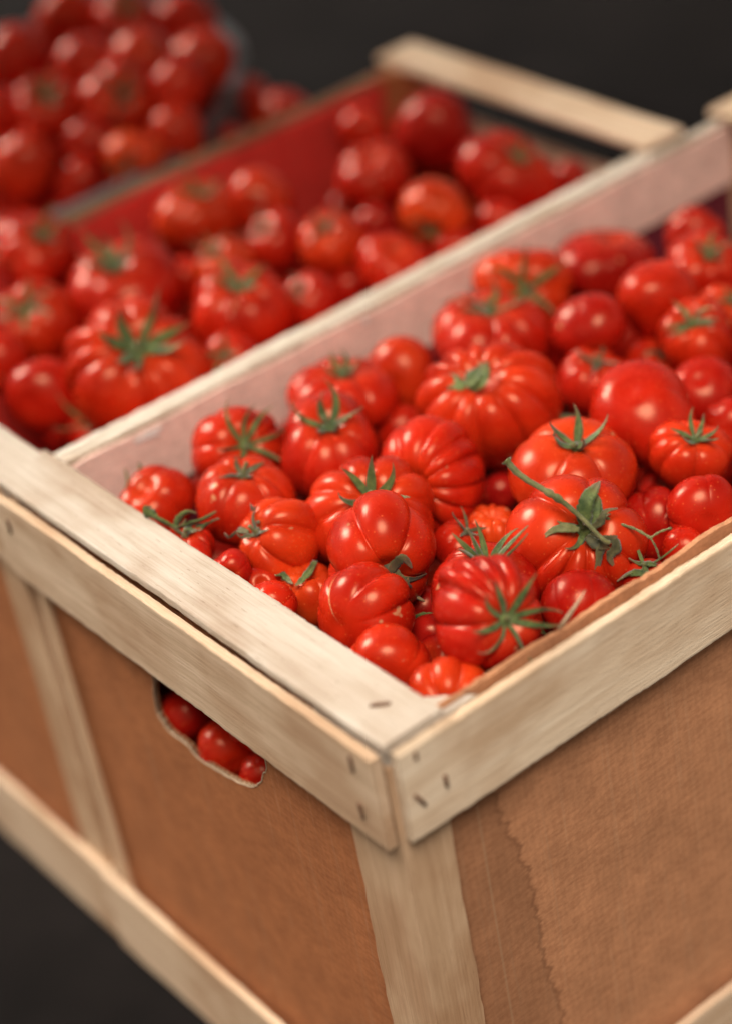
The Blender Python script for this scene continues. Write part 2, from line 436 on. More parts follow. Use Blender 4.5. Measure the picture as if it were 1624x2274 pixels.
def stall_table():
    root = empty('stall_table', (1.2, 1.0, -1.35))
    tag(root, 'long market table under a cloth blackened to stand for shade, carrying all the crates', 'table')
    V = []; F = []; nx, ny = 90, 80; rng = np.random.default_rng(3)
    ph = rng.uniform(0, 6.28, 8)
    x0, x1, y0, y1 = -.55, 3.6, -.45, 3.4
    for i in range(nx+1):
        for j in range(ny+1):
            x = x0+(x1-x0)*i/nx; y = y0+(y1-y0)*j/ny
            inc = .06 < x and x < .76 and 0 < y < .9
            z = -.5305 + (0 if (-.05 < x < .85 and -.05 < y < 1.0) else .004*(math.sin(9*x+4*y+ph[0])+math.sin(14*y-6*x+ph[1])) - .006)
            V.append((x, y, z))
    for i in range(nx):
        for j in range(ny):
            a = i*(ny+1)+j; F.append((a, a+ny+1, a+ny+2, a+1))
    # skirt
    per = [i*(ny+1) for i in range(nx+1)] + [nx*(ny+1)+j for j in range(1, ny+1)] + [i*(ny+1)+ny for i in range(nx-1, -1, -1)] + [j for j in range(ny-1, 0, -1)]
    rows = [per]
    for lv in range(1, 13):
        row = []
        for k, vi in enumerate(per):
            x, y, z = V[vi]; f_ = math.sin(k*.55)*.016*lv/12 + .012*lv/12
            cx, cy = (x0+x1)/2, (y0+y1)/2
            dx = (1 if x >= x1-1e-6 else -1 if x <= x0+1e-6 else 0); dy = (1 if y >= y1-1e-6 else -1 if y <= y0+1e-6 else 0)
            V.append((x+dx*f_, y+dy*f_, z-.065*lv)); row.append(len(V)-1)
        rows.append(row)
    for a, b in zip(rows, rows[1:]):
        for k in range(len(per)):
            k2 = (k+1) % len(per); F.append((a[k], b[k], b[k2], a[k2]))
    mesh_obj('tablecloth', V, F, M['cloth'], root, True, Matrix.Identity(4))
    for x in (-.4, 3.4):
        for y in (-.3, 3.2):
            plank('leg', (x, y, -1.35), (x+.05, y+.05, -.56), 'z', M['wood_dark'], root, seed=int(x*10+y*3)+50)
    plank('table_top', (-.5, -.4, -.585), (3.55, 3.35, -.555), 'x', M['wood_dark'], root, seed=77)
stall_table()

# ------------------------------------------------------------------ unseen canvas awning added to shade the rear of the stall
def sunshade():
    f = Vector((.4508, .7049, 0)).normalized(); sd = Vector((-f.y, f.x, 0))
    e0, e1, z0 = -.25, 1.05, 1.90
    root = empty('added_sunshade', tuple(f*((e0+e1)/2)) [:2] + (z0,))
    tag(root, 'unseen added canvas awning on timber poles stretched above the rear of the stall', 'sunshade')
    V = []; F = []; nu, nv = 50, 16
    for i in range(nu+1):
        for j in range(nv+1):
            u = i/nu*2-1; v = j/nv
            p = f*(e0+(e1-e0)*v) + sd*(2.4*u)
            V.append((p.x, p.y, z0+.22*v-.05*math.cos(u*math.pi*2.5)*math.sin(v*math.pi)))
    for i in range(nu):
        for j in range(nv): a = i*(nv+1)+j; F.append((a, a+nv+1, a+nv+2, a+1))
    cv = mesh_obj('canvas', V, F, M['canvas'], root, True, Matrix.Identity(4))
    so = cv.modifiers.new('thick', 'SOLIDIFY'); so.thickness = .002
    for (v, dz) in ((e0, 0), (e1, .22)):
        for u in (-2.4, 2.4):
            p = f*v + sd*u; V = []; F = []
            tube_geo([(p.x, p.y, -1.35), (p.x, p.y, z0+dz)], [.02, .02], V, F, 12)
            mesh_obj('pole', V, F, M['wood_post'], root, True, Matrix.Identity(4))
        a = f*v - sd*2.4; b = f*v + sd*2.4; V = []; F = []
        tube_geo([(a.x, a.y, z0+dz-.02), (b.x, b.y, z0+dz-.02)], [.015, .015], V, F, 10)
        mesh_obj('crossbar', V, F, M['wood_post'], root, True, Matrix.Identity(4))
M['canvas'] = plain('beige_canvas', (.35, .24, .17), .9, .1, 12, spec=.1)
sunshade()

# ------------------------------------------------------------------ front crate
ZB = -.53
def staple_on(board, root, p, axis, length, ang, normal):
    n_ = Vector(normal); a = Vector(axis); b = n_.cross(a)
    d = a*math.cos(ang) + b*math.sin(ang); p = Vector(p)
    W = board.matrix_basis.copy(); W = Matrix.Translation(root.location) @ W
    inv = W.inverted()
    pts = [p - d*length/2 - n_*.003, p - d*length/2 + n_*.0004, p + n_*.0005, p + d*length/2 + n_*.0004, p + d*length/2 - n_*.003]
    V = []; F = []; tube_geo([inv @ q for q in pts], [.0015]*5, V, F, 6)
    return mesh_obj('staple', V, F, M['staple'], board, True)

HOLE = [(0.3311,-.1106),(0.3361,-.1257),(0.3408,-.1469),(0.3377,-.1566),(0.3266,-.1642),(0.3002,-.165),(0.2885,-.1702),(0.2642,-.168),(0.2367,-.1637),(0.2091,-.1549),(0.1938,-.1423),(0.1846,-.1275),(0.1764,-.112)]

def carton_front(root):
    """End wall of the carton with the punched hand hole and its corrugated rim."""
    import bmesh
    pts = smooth_path([(0, y, z) for y, z in [(.330, -.060)] + HOLE + [(.176, -.060)]], 5)
    pts = [(p.y, p.z) for p in pts]
    rng = np.random.default_rng(5)
    pts = [(y + rng.normal()*.0005, z + rng.normal()*.0005) for y, z in pts]
    def liner(x, t):
        bm = bmesh.new()
        o_ = [(y, z) for y, z in ((.055, -.5), (.496, -.5), (.496, -.006), (.055, -.006))]
        ov = [bm.verts.new((x, y, z)) for y, z in o_]; hv = [bm.verts.new((x, y, z)) for y, z in pts]
        ed = [bm.edges.new((ov[i], ov[(i+1) % 4])) for i in range(4)] + [bm.edges.new((hv[i], hv[(i+1) % len(hv)])) for i in range(len(hv))]
        bmesh.ops.triangle_fill(bm, edges=ed, use_beauty=True)
        ex = bmesh.ops.extrude_face_region(bm, geom=bm.faces[:])
        bmesh.ops.translate(bm, vec=(t, 0, 0), verts=[v for v in ex['geom'] if isinstance(v, bmesh.types.BMVert)])
        bmesh.ops.recalc_face_normals(bm, faces=bm.faces[:])
        V = [tuple(v.co) for v in bm.verts]; bm.verts.index_update(); F = [[v.index for v in f.verts] for f in bm.faces]
        bm.free(); return V, F
    V, F = liner(.0060, .0006)
    wall = mesh_obj('carton_wall', V, F, M['card'], root, False, Matrix.Identity(4))
    V2, F2 = liner(.0104, .0006)
    mesh_obj('inner_liner', V2, F2, M['card'], wall, False)
    # fluting seen in the cut: a zig-zag ribbon following the hole
    P = [Vector((0, y, z)) for y, z in pts]; cy = .255; cz = -.12
    seg = []; acc = 0
    step = .0016
    for a, b in zip(P, P[1:]):
        L_ = (b-a).length; k = max(1, round(L_/step))
        for i in range(k): seg.append(a.lerp(b, i/k))
    V = []; F = []
    for i, p in enumerate(seg):
        ph = i % 4; x = (.0068, .0086, .0102, .0086)[ph]
        out_ = Vector((0, p.y-cy, p.z-cz)).normalized()
        V.append((x, p.y + out_.y*.0002, p.z + out_.z*.0002)); V.append((x, p.y + out_.y*.007, p.z + out_.z*.007))
        V.append((x+.0003, p.y + out_.y*.0002, p.z + out_.z*.0002)); V.append((x+.0003, p.y + out_.y*.007, p.z + out_.z*.007))
    for i in range(len(seg)-1):
        a = 4*i; b = a+4
        F += [(a, a+1, b+1, b), (a+2, b+2, b+3, a+3), (a, b, b+2, a+2)]
    mesh_obj('corrugation', V, F, M['card_edge'], wall, False)
    # pale raw rim of the outer liner along the cut
    V = []; F = []; tube_geo([(.0061, y, z) for y, z in pts[4:-4]], [.0007]*(len(pts)-8), V, F, 5)
    mesh_obj('cut_edge', V, F, M['card_edge'], wall, True)
    return wall

def front_crate():
    root = empty('wooden_crate', (.38, .25, ZB))
    tag(root, 'pale wooden crate in front, with brown cardboard lining and oval hand hole', 'crate', 'slatted wooden crates with cardboard linings')
    b1 = plank('end_board', (-.0022, -.0030, .0022), (.0495, .515, .0100), 'y', M['wood_top'], root, 1, .0006, skew0=0.0, bow=(0, .0))
    b1['label'] = 'pale flat board with a staple, lying over the near end'
    plank('end_board', (.8330, -.003, .0022), (.8850, .515, .0100), 'y', M['wood'], root, 2)
    s1 = plank('slat', (-.0102, .0030, -.0815), (-.0022, .515, -.0012), 'y', M['wood'], root, 3, .0009)
    s2 = plank('slat', (.0030, -.0102, -.0755), (.8820, -.0022, .0012), 'x', M['wood_light'], root, 4, .0008)
    plank('slat', (-.0102, .0030, -.523), (-.0022, .515, -.430), 'y', M['wood'], root, 5, .0010)
    plank('slat', (.0030, -.0102, -.523), (.8820, -.0022, -.430), 'x', M['wood'], root, 6)
    plank('slat', (.0010, .4995, -.080), (.8840, .5075, -.0005), 'x', M['wood_far'], root, 7, .0008)
    plank('slat', (.0010, .4995, -.523), (.8840, .5075, -.430), 'x', M['wood'], root, 8)
    plank('slat', (.8745, .003, -.523), (.8825, .498, -.430), 'y', M['wood'], root, 9)
    plank('slat', (.8745, .003, -.19), (.8825, .498, -.09), 'y', M['wood'], root, 10)
    prism('corner_post', [(0, 0), (.0415, 0), (.0415, .004), (.004, .062), (0, .062)], -.528, -.0130, M['wood_post'], root, 60, .0007, 1)
    prism('corner_post', [(0, .4965), (.002, .4965), (.045, .4965), (.006, .4985), (0, .4985)][::-1] if False else [(0, .4850), (.0045, .4850), (.0045, .4985), (0, .4985)], -.528, -.004, M['wood_post'], root, 40, .0004, 2)
    prism('corner_post', [(.8370, 0), (.8735, 0), (.8735, .045)], -.528, -.004, M['wood_post'], root, 40, .0005, 3)
    prism('corner_post', [(.8370, .4985), (.8735, .455), (.8735, .4985)], -.528, -.004, M['wood_post'], root, 40, .0005, 4)
    cb = prism('corner_block', [(.001, .001), (.081, .001), (.001, .081)], -.0120, .0008, M['wood_top'], root, 4, .0002, 5)
    for x in np.linspace(.02, .8200, 6):
        plank('floor_board', (x, .004, -.528), (x+.09, .495, -.520), 'y', M['wood'], root, int(x*100))
    # carton lining
    carton_front(root)
    rng = np.random.default_rng(8)
    tp = [rng.normal()*.0007 for _ in range(61)]
    sheet('carton_wall', (.038, .0105, -.5), (1, 0, 0), (0, 0, 1), .8050, .5025, .0045, M['card_stain'], root,
          top=lambda u: .0012*math.sin(u*23)+.0010*math.sin(u*57+1)+.002*math.exp(-((u-.2)/.03)**2), nu=140, nv=20, seed=3)
    sheet('carton_wall', (.8430, .4985, -.5), (-1, 0, 0), (0, 0, 1), .8350, .4600, .0030, M['card_maroon'], root, nu=60, seed=4) if False else None
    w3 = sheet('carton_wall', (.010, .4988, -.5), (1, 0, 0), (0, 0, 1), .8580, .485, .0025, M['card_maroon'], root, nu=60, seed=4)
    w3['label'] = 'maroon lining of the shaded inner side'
    fl = sheet('liner_flap', (.052, .4955, -.0660), (1, 0, 0), (0, 0, 1), .8160, .0635, .0030, M['card_pink'], root,
               top=lambda u: -.0016+.0008*math.sin(u*41), nu=160, nv=6, seed=6)
    fl['label'] = 'pale pink flap folded along the far inner side'
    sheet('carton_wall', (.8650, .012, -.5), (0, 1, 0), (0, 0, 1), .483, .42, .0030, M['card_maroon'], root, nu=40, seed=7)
    # flutes of the flap's cut top edge
    V = []; F = []
    for i in range(420):
        x = .056 + .8080*i/419; y = .4960 + (.0022 if (i % 4) in (1, 2) else 0); z = -.0040
        V += [(x, y, z), (x, y, z+.0022), (x, y+.0004, z), (x, y+.0004, z+.0022)]
    for i in range(419):
        a = 4*i; b = a+4; F += [(a, b, b+1, a+1), (a+2, a+3, b+3, b+2), (a+1, b+1, b+3, a+3)]
    mesh_obj('corrugation', V, F, M['card_edge'], fl, False)
    # paper scraps torn from a label along the rim
    for (x, z, w_, h_, sd) in ((.134, -.010, .030, .007, 1), (.372, -.009, .006, .005, 2)):
        r2 = np.random.default_rng(sd); V = [(x, .4920, z)]; k_ = 18
        for i in range(k_):
            a = 2*math.pi*i/k_; q = 1+.25*r2.normal()*.6
            V.append((x+math.cos(a)*w_/2*q, .4921+.0004*r2.normal(), z+math.sin(a)*h_/2*q))
        F = [(0, 1+(i+1) % k_, 1+i) for i in range(k_)]
        ps = mesh_obj('torn_paper', V, F, M['paper'], fl, False)
        so = ps.modifiers.new('thick', 'SOLIDIFY'); so.thickness = .0006
    # splinter torn up from the right-hand lining
    V = []; F = []
    tube_geo([(.168, .012, .000), (.178, .012, .006), (.186, .010, .014), (.1925, .008, .022)], [.0020, .0018, .0011, .0002], V, F, 7)
    tube_geo([(.166, .010, .002), (.174, .009, .009), (.1800, .009, .013)], [.0014, .0009, .0002], V, F, 6)
    mesh_obj('splinter', V, F, M['card_edge'], root, True, Matrix.Identity(4))
    # staples
    staple_on(b1, root, (.024, .032, .0102), (1, 0, 0), .013, R_(-38), (0, 0, 1))
    for y, z, a in ((.026, -.016, 95), (.026, -.058, 98), (.490, -.025, 90)):
        staple_on(s1, root, (-.0104, y, z), (0, 1, 0), .012, R_(a), (-1, 0, 0))
    for x, z, a, L_ in ((.017, -.006, 80, .004), (.014, -.043, 118, .013), (.037, -.041, 92, .009)):
        staple_on(s2, root, (x, -.0104, z), (1, 0, 0), L_, R_(a), (0, -1, 0))
    return root
front_crate()

# ------------------------------------------------------------------ crate behind it
def rear_crate():
    root = empty('wooden_crate', (.38, .72, ZB))
    tag(root, 'wooden crate behind the front one, with red printed lining and a far end board', 'crate', 'slatted wooden crates with cardboard linings')
    plank('slat', (.001, .5095, -.080), (.784, .5180, .0005), 'x', M['wood_far'], root, 21, .0008)
    s = plank('slat', (.001, .913, -.080), (.784, .921, -.0040), 'x', M['wood_dark'], root, 22, .0010)
    plank('slat', (.001, .5095, -.523), (.784, .518, -.43), 'x', M['wood'], root, 23)
    plank('slat', (.001, .913, -.523), (.784, .921, -.43), 'x', M['wood'], root, 24)
    plank('slat', (-.008, .5095, -.523), (0, .921, -.43), 'y', M['wood'], root, 25)
    plank('slat', (-.008, .5095, -.080), (0, .921, 0), 'y', M['wood'], root, 26)
    plank('slat', (.768, .520, -.140), (.775, .912, -.050), 'y', M['wood'], root, 27, .001)
    plank('slat', (.772, .520, -.523), (.780, .912, -.43), 'y', M['wood'], root, 28)
    plank('end_board', (.738, .5060, .0022), (.789, .928, .0105), 'y', M['wood'], root, 29)
    plank('end_board', (-.008, .5095, .0022), (.045, .921, .0100), 'y', M['wood_top'], root, 30)
    for poly in ([(.715, .9125), (.7675, .860), (.7675, .9125)], [(.735, .5185), (.7675, .5185), (.7675, .555)],
                 [(0, .5185), (.04, .5185), (0, .56)], [(0, .9125), (0, .872), (.04, .9125)]):
        prism('corner_post', poly, -.528, -.002, M['wood_orange'] if poly[0][0] == .715 else M['wood_post'], root, 30, .0004, 3)
    sheet('carton_wall', (.760, .905, -.5), (-1, 0, 0), (0, 0, 1), .750, .487, .0030, M['card_red'], root,
          top=lambda u: .004*math.sin(u*5)+.002*math.sin(u*17), bow=-.0, nu=80, seed=12)
    sheet('carton_wall', (.010, .5190, -.5), (1, 0, 0), (0, 0, 1), .758, .480, .0025, M['card_red'], root, nu=60, seed=13)
    sheet('carton_wall', (.766, .522, -.5), (0, 1, 0), (0, 0, 1), .385, .400, .0030, M['card'], root, nu=40, seed=14)
    sheet('carton_wall', (.006, .560, -.5), (0, 1, 0), (0, 0, 1), .31, .480, .0040, M['card'], root, nu=40, seed=15)
    for x in np.linspace(.02, .68, 6):
        plank('floor_board', (x, .524, -.528), (x+.09, .905, -.520), 'y', M['wood'], root, int(x*100)+3)
rear_crate()

# ------------------------------------------------------------------ grey tub beyond
def tub():
    root = empty('grey_tub', (.42, 1.2, ZB))
    tag(root, 'dark grey plastic tub with a rounded corner, heaped with tomatoes, top left', 'tub')
    path = smooth_path([(.20, .945, 0), (.30, .945, 0), (.445, .947, 0), (.505, .965, 0), (.565, 1.005, 0), (.640, 1.075, 0), (.70, 1.16, 0), (.73, 1.27, 0), (.73, 1.34, 0), (.64, 1.44, 0), (.20, 1.44, 0), (.12, 1.34, 0), (.12, 1.05, 0)], 6)
    path = path[:-1]; n_ = len(path); c = Vector((.42, 1.20, 0))
    prof = [(.000, -.528), (.004, -.10), (.004, -.016), (.010, -.012), (.010, -.008), (-.004, -.008), (-.006, -.012), (-.006, -.518)]
    V = []; F = []
    for p, q, r in zip(path, path[1:]+path[:1], path[-1:]+path[:-1]):
        t = (q-r).normalized(); nn = Vector((t.y, -t.x, 0))
        if nn.dot(p-c) < 0: nn = -nn
        for a, z in prof: V.append((p.x+nn.x*a, p.y+nn.y*a, z))
    m = len(prof)
    for i in range(n_):
        for j in range(m-1):
            a = i*m+j; b = ((i+1) % n_)*m+j; F.append((a, b, b+1, a+1))
    F.append(tuple(i*m for i in range(n_))); F.append(tuple(i*m+m-1 for i in range(n_-1, -1, -1)))
    t_ = mesh_obj('tub_shell', V, F, M['tub'], root, False, Matrix.Identity(4))
tub()

# ------------------------------------------------------------------ tomatoes
def tomato_mesh(R, k, nr, depth, stretch, seed, hi=True, cork=False, valleys=None):
    rng = np.random.default_rng(seed)
    nph, nth = (180, 84) if hi else (108, 54)
    ph = np.linspace(0, 2*np.pi, nph, endpoint=False)
    th = np.linspace(0, np.pi, nth+1)
    # irregular lobes
    depth = depth*1.35; nr = nr-2 if nr >= 8 else nr
    wds = rng.uniform(.62, 1.38, nr); bd = np.concatenate([[0], np.cumsum(wds)])/wds.sum()*2*np.pi
    if valleys:                                  # crease directions given (degrees from the picture's up side)
        bd = np.sort(np.radians(np.array(valleys, float) % 360)); off = bd[0]
        ph = ph + off; bd = np.concatenate([bd, [bd[0]+2*np.pi]]); nr = len(valleys)
    amp = rng.uniform(.45, 1.25, nr); hgt = rng.normal(size=nr)*.30
    idx = np.clip(np.searchsorted(bd, ph, side='right')-1, 0, nr-1)
    t = (ph-bd[idx])/(bd[idx+1]-bd[idx]); q = 2*t-1
    lobe = np.sqrt(np.clip(1-.97*q**2, 0, 1)); lobe = (lobe-lobe.min())/(1-lobe.min())
    aprev = amp[(idx-1) % nr]; anext = amp[(idx+1) % nr]
    va = np.where(q < 0, (amp[idx]+aprev)/2, (amp[idx]+anext)/2)
    drop = depth*va*(1-lobe)
    up = hgt[idx]*lobe*depth
    wt = np.sin(np.clip(th/(.62*np.pi), 0, 1)*np.pi/2)**.6 * np.where(th < np.pi*.42, 1, np.clip(1-(th-np.pi*.42)/(np.pi*.50), 0, 1)**.9*.85+.15)
    T, Pn = np.meshgrid(th, ph, indexing='ij')
    # slow lumps
    lump = np.zeros_like(T)
    for m_ in (1, 2, 3):
        a = rng.normal()*(.040 if m_ == 1 else .055 if m_ == 2 else .032); p0 = rng.uniform(0, 6.28); b = rng.uniform(-.8, .8)
        lump += a*np.cos(m_*Pn+p0+b*np.cos(T))*np.sin(T)
    for _ in range(3):                            # odd bulges and flats
        d0 = rng.normal(size=3); d0 /= np.linalg.norm(d0)
        dd = np.sin(T)*np.cos(Pn)*d0[0]+np.sin(T)*np.sin(Pn)*d0[1]+np.cos(T)*d0[2]
        lump += rng.normal()*.035*np.exp(-(1-dd)/.16)*np.sin(T)
    rho = np.sin(T)**.92*(1+lump-wt[:, None]*drop[None]+up[None]*np.sin(T)**2)
    shoulder = np.exp(-((T-.75)/.42)**2)
    z = k*np.sign(np.cos(T))*np.abs(np.cos(T))**.90
    z = z + shoulder*(.10*lobe[None]*min(1, depth*7)-.05*min(1, depth*7))
    dim = .26*k + .10*depth
    z = z - dim*np.exp(-(rho/.27)**2)*(T < np.pi/2)
    z = z + .07*k*np.exp(-(rho/.22)**2)*(T > np.pi/2)
    X = R*rho*np.cos(Pn)*stretch; Y = R*rho*np.sin(Pn)/math.sqrt(stretch); Z = R*z
    prof_z = R*(z.mean(axis=1)); prof_r = R*rho.mean(axis=1)
    V = [(0, 0, float(Z[0].mean()))]
    body = np.stack([X[1:-1], Y[1:-1], Z[1:-1]], -1).reshape(-1, 3)
    V = np.vstack([[0, 0, Z[0].mean()], body, [0, 0, Z[-1].mean()]])
    n_ = nth-1; last = 1+n_*nph
    F = []
    j = np.arange(nph); j2 = (j+1) % nph
    F += list(zip([0]*nph, (1+j).tolist(), (1+j2).tolist()))
    i = np.arange(n_-1)[:, None]
    a = (1+i*nph+j[None]).ravel(); b = (1+(i+1)*nph+j[None]).ravel(); c = (1+(i+1)*nph+j2[None]).ravel(); d = (1+i*nph+j2[None]).ravel()
    F += list(zip(a.tolist(), b.tolist(), c.tolist(), d.tolist()))
    F += list(zip((1+(n_-1)*nph+j).tolist(), [last]*nph, (1+(n_-1)*nph+j2).tolist()))
    me = bpy.data.meshes.new('tomato')
    me.from_pydata(V.tolist(), [], F); me.update(); me.shade_smooth()
    at = me.color_attributes.new('skin', 'FLOAT_COLOR', 'POINT')
    g = np.zeros((len(V), 4)); g[:, 3] = 1
    dist = np.concatenate([[0], np.repeat(th[1:-1]/np.pi, nph), [1]]); g[:, 0] = np.clip(dist*2.2, 0, 1)
    if cork:
        kk = int(np.argmin(drop*0+np.abs(ph-bd[nr//2])))
        dph = np.abs((ph-ph[kk]+np.pi) % (2*np.pi)-np.pi)
        line = np.clip(1-dph/.045, 0, 1)*2
        g[1:-1, 1] = np.clip((np.sin(np.clip(th[1:-1], 0, np.pi))**.5)[:, None]*line[None], 0, 1).ravel()
    at.data.foreach_set('color', g.ravel().astype(np.float32))
    me.materials.append(M['tomato'])
    return me, prof_r, prof_z

STY = {  # start/end elevation, half-width, noise, curl
    'flat':   (10, 20, .070, 12, 14), 'up': (26, 62, .078, 16, 10), 'crown':  (48, 70, .074, 10, -30),
    'spider': (22, 6, .058, 22, 20), 'dry':    (30, 0, .070, 40, 50)}
def calyx_mesh(R, prof_r, prof_z, style, n, L_, seed):
    rng = np.random.default_rng(seed+99)
    e0, e1, hw, nse, curl = STY[style]
    top = len(prof_z)//2
    pr = prof_r[:top]; pz = prof_z[:top]
    surf = lambda r_: float(np.interp(r_, pr, pz))
    zb = surf(0)+.0012
    V = []; F = []; ns = 16; tips = []
    # small green hub
    tube_geo([(0, 0, zb-.003), (0, 0, zb+.001), (0, 0, zb+.0035)], [R*.12, R*.125, R*.06], V, F, 12, .08, rng)
    tips += [0]*len(V)
    a0 = rng.uniform(0, 6.28)
    for s in range(n):
        az = a0+2*math.pi*s/n+rng.normal()*.16
        Ls = R*L_*1.5*rng.uniform(.75, 1.15); ea = e0+rng.normal()*nse*.5; eb = e1+rng.normal()*nse
        r_ = R*.06; z = zb+.001; daz = rng.normal()*.30; w0 = R*hw*rng.uniform(.85, 1.2); tw = rng.normal()*.7
        rows = []
        for i in range(ns+1):
            t = i/ns; el = R_(ea+(eb-ea)*t+curl*t*t*(1 if rng.random() < 2 else 1))
            azz = az+daz*t*t
            zs = max(z, surf(r_)+.0009)
            w_ = w0*(.55+.9*t if t < .3 else (.82*(1-((t-.3)/.7)**1.5)))+.00015
            tw_ = tw*t
            tx = Vector((-math.sin(azz), math.cos(azz), 0)); dn = Vector((math.cos(azz)*math.cos(el), math.sin(azz)*math.cos(el), math.sin(el)))
            nn = tx.cross(dn).normalized(); nn = -nn if nn.z < 0 and el < 1.4 else nn
            side = tx*math.cos(tw_)+nn*math.sin(tw_); nr_ = -tx*math.sin(tw_)+nn*math.cos(tw_)
            p = Vector((r_*math.cos(azz), r_*math.sin(azz), zs))
            fold = w_*.45
            rows.append([p-side*w_+nr_*fold, p-side*w_*.5+nr_*fold*.3, p, p+side*w_*.5+nr_*fold*.3, p+side*w_+nr_*fold,
                         p+side*w_*.5+nr_*(fold*.3-.0006), p-nr_*.0008, p-side*w_*.5+nr_*(fold*.3-.0006)])
            step = Ls/ns; r_ += step*math.cos(el); z = zs+step*math.sin(el)
            r_ = max(r_, 0)
        b = len(V)
        for i_, rw in enumerate(rows): V += [tuple(v) for v in rw]; tips += [i_/ns]*8
        m = 8
        for i in range(ns):
            for j in range(m):
                a = b+i*m+j; c = b+i*m+(j+1) % m; F.append((a, c, c+m, a+m))
        F.append(tuple(b+j for j in range(m-1, -1, -1))); F.append(tuple(b+ns*m+j for j in range(m)))
    return V, F, zb, tips

def stem_mesh(R, zb, style, seed):
    rng = np.random.default_rng(seed+7); V = []; F = []
    h = R*rng.uniform(.16, .30); bx, by = rng.normal(size=2)*R*.07
    pts = smooth_path([(0, 0, zb), (bx*.3, by*.3, zb+h*.5), (bx, by, zb+h)], 4)
    r0 = max(.0016, R*.042)
    rad = [r0*(1.05-.2*i/(len(pts)-1)) for i in range(len(pts))]; rad[-1] = r0*1.0; rad[-2] = r0*1.08
    tube_geo(pts, rad, V, F, 9, .06, rng)
    return V, F

def ripeness(v):
    a = np.array((.31, .004, .005)); b = np.array((.49, .013, .004)); c = np.array((.61, .045, .007))
    q = a+(b-a)*v*2 if v < .5 else b+(c-b)*(v-.5)*2
    return (*[float(x) for x in q], 1.0)

HERO = {'deeply pleated': [-14, -44, -66, -98, -122, -158, 30, 95, 160],
        'three-lobed': [35, -30, 110, -105, 178], 'thick cut vine stalk': [128, 152, 180, -154, -122, -60, -10, 50],
        'two smooth shoulders': [60, 152, -148, -60], 'turned sideways': [-133, -70, -10, 50, 110, 170],
        'green star calyx facing the viewer': [56, 38, 20, 0, -28, 98, 160, -150, -90, -60],
        'seven-pointed': [110, 75, 148, -172, -128, -85, -45, 0, 40], 'two-lobed tomato peeking': [170, 60, -60],
        'lowest in the near corner': [34, -14, -62, 90, 165, -120], 'plump tomato with upright': [150, -165, -120, -50, 20, 90]}
GROUP = {'A': 'ripe tomatoes filling the front crate', 'H': 'ripe tomatoes filling the front crate',
         'B': 'ripe tomatoes filling the crate behind', 'C': 'ripe tomatoes heaped in the grey tub'}
def make_tomato(row, seed):
    cr, cen, axis, R, k, nr, dep, stx, cal, ripe, label = row
    hi = cr in 'AH'
    vl = next((v for q_, v in HERO.items() if q_ in label), None)
    me, pr, pz = tomato_mesh(R, k, max(2, nr), dep, stx, seed, hi, 'corky' in label, vl)
    o = bpy.data.objects.new('tomato', me); col.objects.link(o)
    q = Vector((0, 0, 1)).rotation_difference(Vector(axis).normalized())
    ang = (seed*2.39996) % 6.283
    if vl or 'corky' in label:
        u = q.inverted() @ (-down if vl else (-down*.8-fwd)); ang = math.atan2(u.y, u.x) - (0 if vl else 3.3)
    roll = Quaternion((0, 0, 1), ang)
    o.rotation_mode = 'QUATERNION'; o.rotation_quaternion = q @ roll
    o.location = cen; o.color = ripeness(ripe)
    tag(o, label, 'tomato', GROUP[cr])
    if cal:
        V, F, zb, tips = calyx_mesh(R, pr, pz, *cal, seed)
        c = mesh_obj('calyx', V, F, M['dry' if cal[0] == 'dry' else 'green'], o)
        at = c.data.color_attributes.new('tip', 'FLOAT_COLOR', 'POINT')
        at.data.foreach_set('color', np.repeat(np.array(tips, np.float32), 4))
        if 'cut vine stalk' not in label:
            V, F = stem_mesh(R, zb, cal[0], seed)
            mesh_obj('stem', V, F, M['stalk'], c)
    return o


